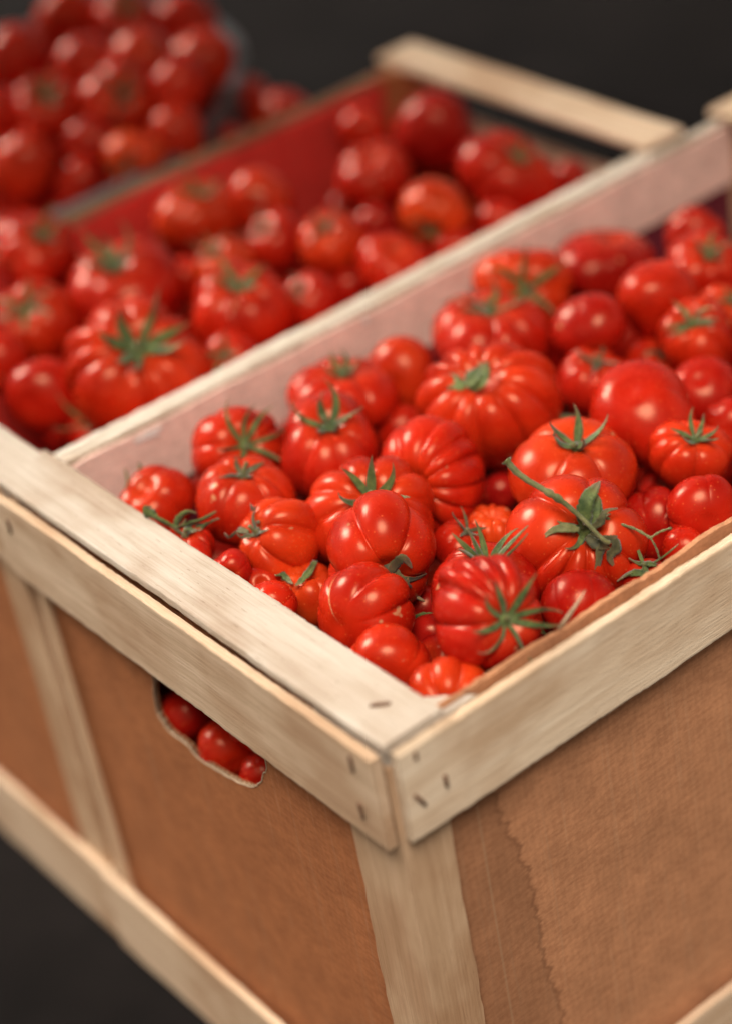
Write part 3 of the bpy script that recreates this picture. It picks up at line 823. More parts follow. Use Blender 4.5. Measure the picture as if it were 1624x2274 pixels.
TOM = [
# crate, centre, stem axis, equatorial radius, height/width, ribs, rib depth, stretch, calyx, ripeness, label
('A',(0.5173, 0.4466, -0.03),(-0.493, -0.737, 0.463),0.0447,0.78,6,0.05,1.0,('flat', 6, 0.62),0.75,'orange-red tomato with dark star calyx facing us, leaning on the pink inner wall'),
('A',(0.4422, 0.4067, -0.03),(0.113, -0.072, 0.991),0.0531,0.62,9,0.13,1.05,('flat', 5, 0.5),0.45,'wide squat ribbed tomato with thin calyx, directly below the star-faced tomato by the pink wall'),
('A',(0.623, 0.4453, -0.05),(0.286, -0.041, 0.957),0.0469,0.66,2,0.05,1.15,None,0.2,'smooth dark red oval tomato highest at the right, beside the maroon wall'),
('A',(0.5593, 0.3121, -0.0159),(0.369, 0.92, 0.133),0.0378,0.8,3,0.1,1.0,None,0.55,'bright tomato with a long white highlight at the right edge of the photo'),
('A',(0.4893, 0.323, -0.0134),(-0.514, -0.68, -0.523),0.0303,0.95,4,0.03,1.0,None,0.3,'round smooth tomato without calyx, sitting on a tomato with a drooping green calyx'),
('A',(0.4986, 0.3551, -0.055),(-0.173, -0.892, 0.418),0.0306,0.85,5,0.08,1.0,None,0.2,'tomato with drooping calyx pinned underneath the round smooth one'),
('A',(0.4595, 0.2928, -0.0435),(0.131, -0.314, 0.94),0.0345,0.72,9,0.16,1.0,('dry', 4, 0.5),0.35,'ribbed shaded tomato left of the big smooth tomato at the right edge'),
('A',(0.4155, 0.1876, -0.0164),(0.376, 0.211, -0.902),0.0449,0.92,3,0.09,1.0,None,0.45,'large smooth glossy tomato with broad blurred reflection at the right edge'),
('A',(0.5238, 0.2825, -0.056),(-0.003, -0.539, 0.842),0.0267,0.8,4,0.08,1.0,('dry', 4, 0.6),0.5,'small tomato half hidden behind the large glossy one at the right edge'),
('A',(0.3558, 0.3042, -0.02),(-0.35, -0.212, 0.913),0.0583,0.76,13,0.13,1.06,None,0.6,'largest ribbed tomato of the front crate, crumpled green calyx in its cleft'),
('A',(0.3599, 0.4292, -0.0375),(0.774, 0.561, -0.295),0.0337,0.82,3,0.09,1.0,None,0.8,'smooth orange two-lobed tomato without calyx close to the pink inner wall'),
('A',(0.2948, 0.4288, -0.0275),(0.137, -0.042, 0.99),0.0475,0.56,8,0.11,1.0,('up', 5, 0.32),0.5,'squat tomato with short dark calyx tips against the pink inner wall'),
('A',(0.2287, 0.3611, -0.02),(-0.125, -0.356, 0.926),0.0459,0.8,7,0.06,1.0,('up', 6, 0.55),0.4,'plump tomato with upright grey-green calyx, right of the one with the spidery star calyx'),
('A',(0.3202, 0.3901, -0.06),(0.591, 0.788, -0.173),0.0228,0.9,3,0.03,1.0,None,0.5,'small plain tomato filling the gap behind the deeply pleated one'),
('A',(0.2604, 0.2621, -0.024),(-0.887, -0.308, 0.344),0.0445,0.8,12,0.09,1.05,None,0.5,'deeply pleated tomato with fan-like folds in the middle of the front crate'),
('A',(0.1853, 0.2487, -0.018),(-0.241, -0.424, 0.873),0.0520,0.72,9,0.1,1.02,('up', 7, 0.5),0.62,'broad orange-red tomato with seven-pointed green star calyx, centre of the front crate'),
('A',(0.2124, 0.3725, -0.075),(0.563, 0.779, -0.276),0.0177,0.9,3,0.03,1.0,None,0.25,'dark small tomato in the gap left of the central star-calyx tomato'),
('A',(0.1487, 0.1901, -0.0037),(-0.491, -0.862, 0.126),0.0439,0.85,5,0.2,1.0,None,0.55,'three-lobed tomato tipped forward with withered calyx hanging from its underside'),
('A',(0.3263, 0.1677, -0.015),(0.01, -0.199, 0.98),0.0495,0.68,4,0.09,1.0,('up', 5, 0.4),0.72,'wide glossy orange tomato with two smooth shoulders and thin calyx'),
('A',(0.3965, 0.2551, -0.055),(-0.014, -0.408, 0.913),0.0200,0.9,4,0.05,1.0,None,0.3,'little tomato peeking out behind the wide glossy orange one'),
('A',(0.2581, 0.0915, -0.008),(-0.24, -0.646, 0.725),0.0512,0.72,9,0.12,1.0,('flat', 5, 0.3),0.62,'large ribbed orange tomato still on its thick cut vine stalk'),
('A',(0.3498, 0.1047, -0.0511),(0.736, 0.65, -0.191),0.0297,0.85,6,0.08,1.0,None,0.25,'shaded tomato at the right edge behind the thin forked stem'),
('A',(0.334, 0.2786, -0.085),(0.563, 0.779, -0.276),0.0160,0.9,3,0.02,1.0,None,0.1,'small dull tomato low in the gap right of the pleated one'),
('A',(0.2589, 0.196, -0.0472),(-0.039, -0.133, 0.99),0.0226,0.8,10,0.13,1.0,None,0.9,'small orange ribbed tomato behind the upright crown of sepals'),
('A',(0.2209, 0.1889, -0.0378),(0.27, -0.37, 0.889),0.0222,0.82,5,0.08,1.0,('dry', 5, 0.6),0.45,'tomato with dried brown calyx right of the three-lobed one'),
('A',(0.2666, 0.2698, -0.0713),(0.563, 0.779, -0.276),0.0149,0.9,3,0.02,1.0,None,0.3,'tiny glimpse of a tomato beneath the pleated one'),
('A',(0.1773, 0.1055, -0.018),(0.088, -0.182, 0.979),0.0414,0.75,7,0.08,1.0,('crown', 9, 0.62),0.35,'tomato with upright crown of eight green sepals, tucked behind the star-faced front one'),
('A',(0.1402, 0.0539, 0.006),(-0.141, -0.889, 0.436),0.0401,0.88,8,0.12,1.0,('flat', 8, 0.55),0.3,'big red tomato near the right slat with green star calyx facing the viewer'),
('A',(0.2156, 0.0461, -0.022),(-0.533, -0.728, -0.431),0.0277,0.85,4,0.05,1.0,None,0.3,'smooth red tomato resting against the torn edge of the right-hand side'),
('A',(0.2714, 0.0334, -0.03),(-0.076, -0.018, 0.997),0.0196,0.85,4,0.06,1.0,('flat', 4, 1.0),0.3,'red tomato with long grey-green sepals touching the right-hand side'),
('A',(0.2096, 0.0817, -0.06),(0.072, -0.456, 0.887),0.0220,0.85,4,0.06,1.0,('dry', 3, 0.8),0.15,'shaded tomato with thin stalks wedged low by the right slat'),
('A',(0.0909, 0.0423, -0.03),(-0.687, -0.722, 0.075),0.0294,0.74,8,0.14,1.0,None,0.8,'orange ribbed tomato lowest in the near corner of the crate'),
('A',(0.0822, 0.106, -0.0269),(0.696, 0.718, -0.017),0.0305,0.78,5,0.11,1.0,None,0.6,'two-lobed tomato peeking over the front board beside the near corner'),
('A',(0.1015, 0.1527, -0.0155),(0.94, 0.237, -0.245),0.0379,0.82,7,0.13,1.0,None,0.55,'folded tomato with a corky seam line along its deepest crease'),
('A',(0.1095, 0.2381, -0.045),(0.085, -0.139, 0.987),0.0250,0.95,5,0.08,1.0,None,0.95,'pale orange tomato with a small dark blemish, between folded and large orange ones'),
('A',(0.0643, 0.2208, -0.02),(-0.638, -0.714, 0.288),0.0197,0.85,4,0.05,1.0,None,0.5,'thin-scarred tomato rising behind the middle of the front board'),
('A',(0.0821, 0.2623, -0.0321),(-0.217, -0.624, 0.751),0.0158,0.85,4,0.03,1.0,None,0.3,'small red tomato wedged between two others behind the middle of the front board'),
('A',(0.067, 0.2759, -0.014),(-0.563, -0.779, 0.276),0.0161,0.9,4,0.04,1.0,None,0.2,'small dark red tomato beside the large orange one behind the front board'),
('A',(0.1172, 0.2801, -0.0161),(-0.726, 0.138, 0.673),0.0342,0.86,6,0.15,1.0,('dry', 3, 0.35),0.74,'bright orange bulging tomato turned sideways with brown calyx at its left'),
('A',(0.1296, 0.3467, -0.0137),(0.101, -0.151, 0.983),0.0414,0.78,9,0.09,1.0,('dry', 4, 0.3),0.6,'glossy round ribbed tomato directly in front of the spidery star calyx'),
('A',(0.1743, 0.4206, -0.018),(-0.094, -0.815, 0.572),0.0391,0.82,7,0.08,1.0,('spider', 8, 0.72),0.55,'tomato with long spidery star calyx, nearest the near end of the pink wall'),
('A',(0.09, 0.4217, -0.028),(-0.329, -0.079, 0.941),0.0329,0.76,4,0.1,1.05,None,0.6,'two-lobed tomato with two upright dark sepals in the left corner'),
('A',(0.0615, 0.3275, -0.016),(0.042, -0.001, 0.999),0.0247,0.7,12,0.1,1.0,('dry', 2, 0.4),0.35,'tomato with wide leafy dark green calyx lying over the front board'),
('A',(0.1553, 0.4493, -0.06),(0.531, 0.762, -0.372),0.0155,0.9,3,0.02,1.0,None,0.2,'small dark tomato low between the left corner one and its round ribbed neighbour'),
('A',(0.1653, 0.1714, -0.06),(0.531, 0.762, -0.372),0.0183,0.9,3,0.02,1.0,('flat', 3, 0.9),0.1,'dark shaded tomato low in the gap under the withered hanging calyx'),
('A',(0.1459, 0.139, -0.055),(0.676, 0.624, -0.391),0.0164,0.9,3,0.02,1.0,None,0.15,'dull pinkish tomato in the gap left of the front star-faced one'),
('A',(0.122, 0.0979, -0.0452),(-0.62, -0.159, 0.768),0.0202,0.9,4,0.04,1.0,None,0.1,'shaded tomato with a pale stalk between the near-corner ones'),
('A',(0.2738, 0.4792, -0.0736),(0.531, 0.762, -0.372),0.0170,0.9,3,0.02,1.0,None,0.1,'dark tomato in the deep gap near the pink wall'),
('A',(0.6439, 0.3403, -0.0321),(-0.088, -0.49, 0.867),0.0365,0.8,6,0.08,1.0,('up', 5, 0.5),0.5,'tomato beside the maroon wall at the far right'),
('A',(0.5457, 0.2517, -0.024),(-0.445, -0.284, 0.849),0.0353,0.8,7,0.1,1.0,('flat', 6, 0.55),0.6,'tomato with flat star calyx right of the long-highlight one'),
('A',(0.4999, 0.2027, -0.04),(0.38, 0.366, -0.849),0.0304,0.8,5,0.06,1.0,None,0.3,'plain tomato right of the large smooth glossy one'),
('A',(0.4076, 0.1236, -0.0236),(-0.014, -0.408, 0.913),0.0317,0.76,8,0.12,1.0,('up', 6, 0.5),0.6,'ribbed tomato with upright calyx far right, above the shaded one'),
('A',(0.3632, 0.066, -0.0289),(0.484, 0.837, -0.257),0.0277,0.8,4,0.08,1.0,None,0.4,'smooth tomato close to the right-hand side slat at the frame edge'),
('A',(0.6115, 0.2818, -0.04),(-0.071, -0.611, 0.788),0.0254,0.8,6,0.1,1.0,('flat', 5, 0.5),0.7,'small orange tomato cut by the right frame edge'),
('A',(0.4749, 0.1431, -0.04),(0.676, 0.624, -0.391),0.0272,0.8,6,0.1,1.0,None,0.4,'tomato cut by the right frame edge, level with the large glossy one'),
('A',(0.6453, 0.3683, -0.0676),(0.676, 0.624, -0.391),0.0266,0.8,6,0.1,1.0,None,0.2,'shaded tomato behind the long-highlight one'),
('A',(0.3276, 0.0502, -0.04),(0.676, 0.624, -0.391),0.0187,0.85,5,0.05,1.0,None,0.5,'small tomato just inside the right-hand slat near the frame edge'),
('A',(0.4064, 0.1536, -0.07),(0.676, 0.624, -0.391),0.0232,0.85,5,0.05,1.0,None,0.2,'dark tomato low behind the forked stem'),
('A',(0.707, 0.415, -0.045),(0.638, 0.714, -0.288),0.0272,0.8,5,0.08,1.0,None,0.4,'plain tomato by the maroon wall near the far end of the front crate'),
('A',(0.6854, 0.3566, -0.0511),(-0.243, -0.367, 0.898),0.0257,0.8,7,0.08,1.0,('up', 5, 0.5),0.5,'tomato with upright calyx nearest the far end board of the front crate'),
('H',(0.0312, 0.3401, -0.1685),(0.955, 0.262, -0.142),0.0236,0.92,3,0.03,1.0,('dry', 2, 0.8),0.25,'upper left tomato seen through the hand hole of the cardboard'),
('H',(0.0329, 0.2846, -0.1754),(0.356, 0.934, 0.012),0.0246,0.92,6,0.06,1.0,None,0.55,'pointed tomato in the middle of the cardboard hand hole'),
('H',(0.0312, 0.2334, -0.1742),(0.591, 0.788, -0.173),0.0198,0.85,6,0.06,1.0,None,0.4,'lowest tomato sliver at the right end of the hand hole'),
('B',(0.1978, 0.6072, -0.0195),(-0.143, -0.548, 0.824),0.0676,0.76,12,0.12,1.0,('up', 7, 0.52),0.6,'largest ribbed tomato of the crate behind, upright star calyx, at its near end'),
('B',(0.2819, 0.7619, -0.025),(-0.253, -0.151, 0.956),0.0572,0.72,5,0.05,1.0,('up', 6, 0.5),0.35,'wide smooth tomato with ragged calyx behind the largest ribbed one'),
('B',(0.33, 0.6307, -0.026),(-0.12, -0.229, 0.966),0.0506,0.74,9,0.11,1.0,('up', 5, 0.45),0.5,'ribbed tomato in the middle of the crate behind, calyx tuft on top'),
('B',(0.2803, 0.5823, -0.039),(-0.595, -0.359, 0.719),0.0284,0.8,4,0.05,1.0,('up', 4, 0.7),0.5,'small tomato with dark calyx touching the dividing slat'),
('B',(0.4257, 0.8432, -0.0297),(0.116, -0.256, 0.96),0.0431,0.78,5,0.08,1.0,('up', 4, 0.5),0.75,'tomato with two pale highlights below the red wall'),
('B',(0.4787, 0.8052, -0.0249),(0.8, 0.568, -0.191),0.0348,0.85,3,0.04,1.0,None,0.65,'orange-lit round tomato between the red wall and its paired neighbour'),
('B',(0.4658, 0.6663, -0.025),(-0.376, -0.211, 0.902),0.0342,0.82,4,0.08,1.0,('dry', 4, 0.5),0.7,'tomato with two orange glints in the centre of the crate behind'),
('B',(0.4424, 0.7314, -0.032),(-0.484, -0.014, 0.875),0.0308,0.85,4,0.06,1.0,('dry', 5, 0.7),0.45,'tomato with pale dry calyx left of the two-glint one'),
('B',(0.3712, 0.7183, -0.025),(-0.355, -0.03, 0.934),0.0321,0.8,8,0.1,1.0,('up', 5, 0.6),0.9,'orange ribbed tomato directly above the middle ribbed one'),
('B',(0.3484, 0.7616, -0.045),(0.591, 0.788, -0.173),0.0247,0.85,3,0.03,1.0,None,0.4,'small tomato between the wide smooth one and the middle ribbed one'),
('B',(0.3936, 0.6108, -0.04),(-0.484, -0.014, 0.875),0.0303,0.85,4,0.05,1.0,('dry', 4, 0.5),0.35,'dark round tomato near the dividing slat with pale dry stalk'),
('B',(0.6094, 0.7797, -0.04),(-0.153, -0.112, 0.982),0.0408,0.66,5,0.1,1.0,None,0.4,'kidney-shaped tomato left of the squarish orange one'),
('B',(0.6662, 0.8705, -0.0368),(0.736, 0.65, -0.191),0.0272,0.85,3,0.03,1.0,None,0.5,'small round tomato high up below the orange corner post'),
('B',(0.7035, 0.7971, -0.0321),(0.736, 0.65, -0.191),0.0438,0.8,3,0.05,1.0,None,0.15,'large dark crimson tomato at the far end of the crate behind'),
('B',(0.6759, 0.6494, -0.0346),(0.173, -0.554, 0.814),0.0478,0.74,4,0.12,1.1,('up', 4, 0.35),0.35,'lopsided lobed tomato with small calyx beside the brown far end'),
('B',(0.5621, 0.6254, -0.02),(-0.772, -0.588, -0.241),0.0344,0.88,5,0.1,1.0,('flat', 4, 0.5),0.98,'squarish orange tomato with green tip below'),
('B',(0.4804, 0.5945, -0.034),(0.072, -0.456, 0.887),0.0364,0.72,6,0.08,1.0,None,0.45,'tomato half hidden behind the middle of the dividing slat'),
('B',(0.5673, 0.7374, -0.07),(0.591, 0.788, -0.173),0.0237,0.85,3,0.03,1.0,None,0.15,'small shaded tomato under the kidney-shaped one'),
('B',(0.4541, 0.6359, -0.06),(0.591, 0.788, -0.173),0.0204,0.85,3,0.03,1.0,('dry', 3, 0.7),0.25,'small tomato with dark stalk close to the dividing slat'),
('B',(0.6181, 0.5949, -0.05),(0.591, 0.788, -0.173),0.0258,0.85,3,0.03,1.0,None,0.4,'tomato top peeping over the far part of the dividing slat'),
('B',(0.7192, 0.6575, -0.0754),(0.591, 0.788, -0.173),0.0270,0.85,3,0.03,1.0,None,0.1,'dark tomato against the brown far end, right of the lopsided one'),
('B',(0.3029, 0.8757, -0.0437),(0.591, 0.788, -0.173),0.0213,0.85,3,0.03,1.0,None,0.3,'tomato glimpsed left of the ragged calyx'),
('B',(0.1427, 0.6222, -0.0605),(-0.243, -0.367, 0.898),0.0199,0.85,4,0.05,1.0,('up', 5, 1.1),0.3,'dark-calyxed tomato in the near left corner of the crate behind'),
('B',(0.5551, 0.5869, -0.05),(0.591, 0.788, -0.173),0.0234,0.85,3,0.03,1.0,None,0.4,'small tomato hidden by the dividing slat, below the squarish orange one'),
('B',(0.4493, 0.7314, -0.0731),(0.591, 0.788, -0.173),0.0221,0.85,3,0.03,1.0,None,0.2,'shaded tomato right of the orange ribbed one in the crate behind'),
('B',(0.3936, 0.8751, -0.0607),(0.591, 0.788, -0.173),0.0218,0.85,3,0.03,1.0,None,0.1,'shaded tomato behind the wide smooth one near the red wall'),
('B',(0.5871, 0.814, -0.085),(0.591, 0.788, -0.173),0.0234,0.85,3,0.03,1.0,None,0.1,'deep shaded tomato left of the kidney-shaped one'),
('B',(0.5011, 0.6039, -0.076),(0.591, 0.788, -0.173),0.0215,0.85,3,0.03,1.0,None,0.3,'tomato under the half hidden one at the dividing slat'),
('B',(0.334, 0.7117, -0.075),(0.591, 0.788, -0.173),0.0225,0.85,3,0.03,1.0,None,0.2,'dark tomato between the largest and the middle ribbed one'),
('B',(0.2506, 0.8605, 0.0004),(-0.003, -0.539, 0.842),0.0415,0.8,6,0.08,1.0,('up', 5, 0.5),0.5,'tomato with calyx at the left frame edge, farthest of three'),
('B',(0.193, 0.7879, -0.03),(-0.38, -0.366, 0.849),0.0442,0.8,7,0.1,1.0,('flat', 6, 0.5),0.6,'tomato at the left frame edge, middle of three'),
('B',(0.1281, 0.6689, -0.03),(0.709, 0.641, -0.295),0.0355,0.8,4,0.06,1.0,None,0.4,'plain tomato at the left frame edge, nearest of three'),
('B',(0.1311, 0.7584, -0.03),(0.709, 0.641, -0.295),0.0328,0.8,4,0.06,1.0,None,0.4,'tomato cut off by the left frame edge in the crate behind'),
('B',(0.741, 0.6268, -0.058),(0.591, 0.788, -0.173),0.0185,0.85,3,0.03,1.0,None,0.2,'small dark tomato in the far right corner of the crate behind'),
('B',(0.703, 0.872, -0.0845),(0.591, 0.788, -0.173),0.0221,0.85,3,0.03,1.0,None,0.1,'deep shaded tomato in front of the large dark crimson one'),
('B',(0.7395, 0.7958, -0.0685),(0.591, 0.788, -0.173),0.0217,0.85,3,0.03,1.0,None,0.1,'deep shaded tomato right of the large dark crimson one'),
('C',(0.4391, 0.9727, -0.0046),(-0.821, -0.566, 0.08),0.0336,0.8,6,0.08,1.0,('dry', 3, 0.5),0.98,'glowing orange tomato nearest the rim of the grey tub'),
('C',(0.4924, 0.9744, 0.0009),(0.709, 0.641, -0.295),0.0339,0.85,4,0.06,1.0,None,0.6,'tomato right of the glowing orange one in the grey tub'),
('C',(0.4733, 1.0475, 0.0299),(-0.151, -0.817, 0.556),0.0441,0.82,6,0.08,1.0,('dry', 5, 0.6),0.55,'tomato with brownish calyx patch near the top of the grey tub'),
('C',(0.5245, 1.0065, 0.033),(0.709, 0.641, -0.295),0.0342,0.85,4,0.06,1.0,None,0.5,'tomato close to the curved rim of the grey tub'),
('C',(0.4187, 1.0285, 0.007),(0.709, 0.641, -0.295),0.0315,0.85,4,0.06,1.0,('dry', 4, 0.6),0.3,'dark tomato left of the glowing orange one'),
('C',(0.3857, 1.0079, -0.0201),(0.709, 0.641, -0.295),0.0277,0.85,4,0.06,1.0,None,0.4,'tomato against the straight tub rim, lowest left'),
('C',(0.4258, 0.9988, -0.0451),(0.709, 0.641, -0.295),0.0255,0.85,4,0.06,1.0,None,0.3,'small tomato against the straight tub rim, below the glowing orange one'),
('C',(0.52, 1.0517, -0.0055),(0.709, 0.641, -0.295),0.0299,0.85,4,0.06,1.0,('dry', 4, 0.6),0.2,'dark tomato behind the glowing orange one'),
('C',(0.5905, 1.0641, 0.0211),(0.709, 0.641, -0.295),0.0390,0.8,4,0.06,1.1,None,0.6,'wide tomato at the far part of the curved tub rim'),
('C',(0.491, 1.1376, 0.042),(0.709, 0.641, -0.295),0.0377,0.85,4,0.06,1.0,None,0.55,'upper left tomato in the grey tub'),
('C',(0.534, 1.0814, 0.0439),(0.709, 0.641, -0.295),0.0399,0.85,4,0.06,1.0,None,0.65,'top middle tomato heaped in the grey tub'),
('C',(0.4066, 1.0892, 0.0379),(-0.156, -0.562, 0.813),0.0391,0.8,6,0.08,1.0,('up', 5, 0.5),0.5,'tomato with upright calyx far left in the grey tub'),
('C',(0.3496, 1.0497, 0.002),(0.666, 0.723, -0.185),0.0373,0.8,6,0.08,1.0,None,0.6,'plain tomato far left near the tub rim'),
('C',(0.4607, 1.2366, 0.042),(0.666, 0.723, -0.185),0.0411,0.8,6,0.08,1.0,None,0.4,'tomato in the top left corner of the frame'),
('C',(0.5634, 1.293, 0.042),(0.666, 0.723, -0.185),0.0399,0.8,6,0.08,1.0,None,0.6,'tomato at the top frame edge, left'),
('C',(0.5986, 1.2182, 0.042),(-0.156, -0.562, 0.813),0.0393,0.8,6,0.08,1.0,('up', 5, 0.5),0.5,'tomato with calyx at the top frame edge'),
('C',(0.6466, 1.1693, 0.032),(0.666, 0.723, -0.185),0.0392,0.8,6,0.08,1.0,None,0.4,'tomato at the top frame edge, above the wide one'),
('C',(0.3718, 1.1489, 0.0262),(0.666, 0.723, -0.185),0.0371,0.8,6,0.08,1.0,None,0.4,'tomato cut by the left frame edge in the grey tub'),
('C',(0.5987, 1.067, -0.0319),(0.666, 0.723, -0.185),0.0255,0.85,6,0.08,1.0,None,0.3,'small tomato low against the curved tub rim'),
]

SEPALS = [
('thick cut vine stalk', 'green', 0.0068, [(0.2483, 0.0676, 0.0177), (0.2497, 0.0694, 0.029), (0.2553, 0.0707, 0.0381), (0.2645, 0.0729, 0.041), (0.2773, 0.0806, 0.0381)]),
('thick cut vine stalk', 'green', 0.006, [(0.2508, 0.0673, 0.0181), (0.2569, 0.067, 0.0261), (0.2625, 0.07, 0.033), (0.2646, 0.0733, 0.0384)]),
('thick cut vine stalk', 'stalk', 0.0034, [(0.2425, 0.0685, 0.0189), (0.2343, 0.0735, 0.0227), (0.2266, 0.0798, 0.0218), (0.2191, 0.086, 0.0143)]),
('thick cut vine stalk', 'dry', 0.003, [(0.2506, 0.0643, 0.0179), (0.2551, 0.0599, 0.0222), (0.2614, 0.0594, 0.0285), (0.272, 0.058, 0.0266)]),
('thick cut vine stalk', 'dry', 0.0042, [(0.2456, 0.0623, 0.0143), (0.2502, 0.0538, 0.0115), (0.2562, 0.0506, 0.0113), (0.2634, 0.0514, 0.0093)]),
('thick cut vine stalk', 'dry', 0.0046, [(0.2585, 0.0499, 0.0103), (0.2568, 0.0469, 0.0049), (0.2503, 0.0473, 0.0003), (0.2521, 0.0458, -0.0093)]),
('thick cut vine stalk', 'dry', 0.0036, [(0.2517, 0.0531, 0.011), (0.2452, 0.0516, 0.0064), (0.2414, 0.0506, -0.0022), (0.2372, 0.0518, -0.0147)]),
('thick cut vine stalk', 'dry', 0.004, [(0.2436, 0.0631, 0.0142), (0.2456, 0.0539, 0.0101), (0.2513, 0.0484, 0.0069)]),
('three-lobed', 'dry', 0.0062, [(0.1323, 0.1592, 0.0084), (0.1314, 0.1546, 0.0028), (0.1354, 0.1501, -0.0072), (0.1487, 0.1577, -0.0276), (0.1525, 0.1491, -0.0332)]),
('three-lobed', 'dry', 0.0044, [(0.1308, 0.1549, 0.003), (0.1344, 0.1509, 0.0118), (0.1401, 0.1478, 0.0141), (0.1461, 0.1484, 0.0015)]),
('three-lobed', 'dry', 0.0026, [(0.1345, 0.153, -0.0015), (0.1436, 0.1508, -0.0082), (0.1535, 0.1521, -0.0127), (0.1625, 0.1552, -0.0159)]),
('three-lobed', 'green', 0.004, [(0.1372, 0.1563, -0.0245), (0.1362, 0.1484, -0.0119), (0.1381, 0.144, -0.001)]),
('two upright dark sepals', 'green', 0.0034, [(0.0763, 0.4419, -0.0158), (0.0832, 0.4463, -0.0106), (0.0856, 0.4516, -0.0024)]),
('two upright dark sepals', 'green', 0.003, [(0.0799, 0.4306, -0.0112), (0.0956, 0.4456, -0.0097), (0.0985, 0.4498, -0.0022)]),
('touching the right-hand side', 'green', 0.003, [(0.2795, 0.0282, -0.0155), (0.2735, 0.0315, -0.0123), (0.271, 0.0409, -0.0145), (0.2676, 0.0463, -0.0101)]),
('touching the right-hand side', 'green', 0.0028, [(0.2654, 0.0236, -0.0147), (0.2605, 0.0324, -0.0135), (0.2569, 0.0395, -0.0172), (0.2516, 0.044, -0.0213)]),
('shaded tomato with a pale stalk', 'pale', 0.0016, [(0.1076, 0.088, -0.0388), (0.1112, 0.0842, -0.0341), (0.1175, 0.0801, -0.0342)]),
('lowest in the near corner', 'pale', 0.0018, [(0.0656, 0.0664, -0.0223), (0.0696, 0.0629, -0.018), (0.0741, 0.0593, -0.0132)]),
('dark shaded tomato low in the gap', 'green', 0.0032, [(0.1495, 0.1632, -0.0554), (0.1539, 0.1569, -0.0514), (0.1627, 0.1513, -0.0513)]),
('thin stalks wedged', 'stalk', 0.0018, [(0.2127, 0.0819, -0.0408), (0.2119, 0.0723, -0.0416), (0.216, 0.0676, -0.0459)]),
('thin stalks wedged', 'green', 0.0026, [(0.1935, 0.077, -0.0431), (0.1945, 0.07, -0.0453), (0.1971, 0.0646, -0.0483)]),
('between folded and large orange', 'green', 0.003, [(0.1213, 0.2407, -0.0198), (0.108, 0.2309, -0.0185), (0.0976, 0.2279, -0.0197), (0.0925, 0.2293, -0.0217)]),
('between folded and large orange', 'green', 0.0034, [(0.0896, 0.2496, -0.0193), (0.0952, 0.2465, -0.0227), (0.0919, 0.2309, -0.0204)]),
('leafy dark green calyx', 'green', 0.0062, [(0.0627, 0.3403, -0.0008), (0.0555, 0.3464, 0.0056), (0.0503, 0.3532, 0.0132), (0.0489, 0.357, 0.02), (0.0533, 0.3536, 0.0191)]),
('leafy dark green calyx', 'green', 0.0066, [(0.0632, 0.3408, -0.0004), (0.0682, 0.3392, 0.007), (0.0741, 0.3351, 0.0107), (0.0773, 0.3297, 0.0105)]),
('leafy dark green calyx', 'green', 0.007, [(0.0649, 0.3386, -0.0013), (0.0733, 0.3304, 0.0029), (0.0825, 0.3236, 0.006), (0.0892, 0.3195, 0.0102)]),
('leafy dark green calyx', 'green', 0.0058, [(0.064, 0.33, 0.0014), (0.0757, 0.3259, -0.0015), (0.0833, 0.3211, 0.0024), (0.0883, 0.316, 0.0054)]),
('leafy dark green calyx', 'dry', 0.003, [(0.0591, 0.3381, 0.0013), (0.0644, 0.335, 0.0032), (0.0693, 0.3346, 0.0067)]),
('crumpled green calyx', 'green', 0.007, [(0.3306, 0.3008, 0.013), (0.3259, 0.3089, 0.0141), (0.3303, 0.3275, 0.0139), (0.3401, 0.344, 0.0102)]),
('crumpled green calyx', 'green', 0.008, [(0.3308, 0.2988, 0.0128), (0.3351, 0.2956, 0.0196), (0.3434, 0.2942, 0.0239), (0.3546, 0.2964, 0.0263)]),
('crumpled green calyx', 'green', 0.006, [(0.3315, 0.2946, 0.0123), (0.3366, 0.2873, 0.0185), (0.3453, 0.2904, 0.0252), (0.3458, 0.2996, 0.0276)]),
('turned sideways', 'dry', 0.0028, [(0.0963, 0.2887, 0.0001), (0.0943, 0.3003, -0.003), (0.0861, 0.3016, -0.0051), (0.0843, 0.3057, -0.0025)]),
('turned sideways', 'dry', 0.0022, [(0.1034, 0.2822, 0.0076), (0.1089, 0.2953, 0.0074), (0.1067, 0.2949, 0.0181)]),
('drooping calyx pinned', 'green', 0.004, [(0.4717, 0.3362, -0.0433), (0.4796, 0.3282, -0.0419), (0.4911, 0.324, -0.04), (0.5133, 0.3301, -0.0472), (0.5256, 0.3247, -0.0396)]),
('drooping calyx pinned', 'green', 0.0046, [(0.4979, 0.3244, -0.0401), (0.5098, 0.3282, -0.0394), (0.5177, 0.3268, -0.0398)]),
('peeking out behind', 'green', 0.0034, [(0.3845, 0.2693, -0.0397), (0.3943, 0.2608, -0.0352), (0.4015, 0.2494, -0.0361), (0.4027, 0.2404, -0.0413)]),
('peeking out behind', 'green', 0.004, [(0.3708, 0.267, -0.0293), (0.3739, 0.2553, -0.036), (0.3691, 0.2359, -0.033)]),
]

MADE = {}
for i, row in enumerate(TOM):
    MADE[row[-1]] = make_tomato(row, i+1)

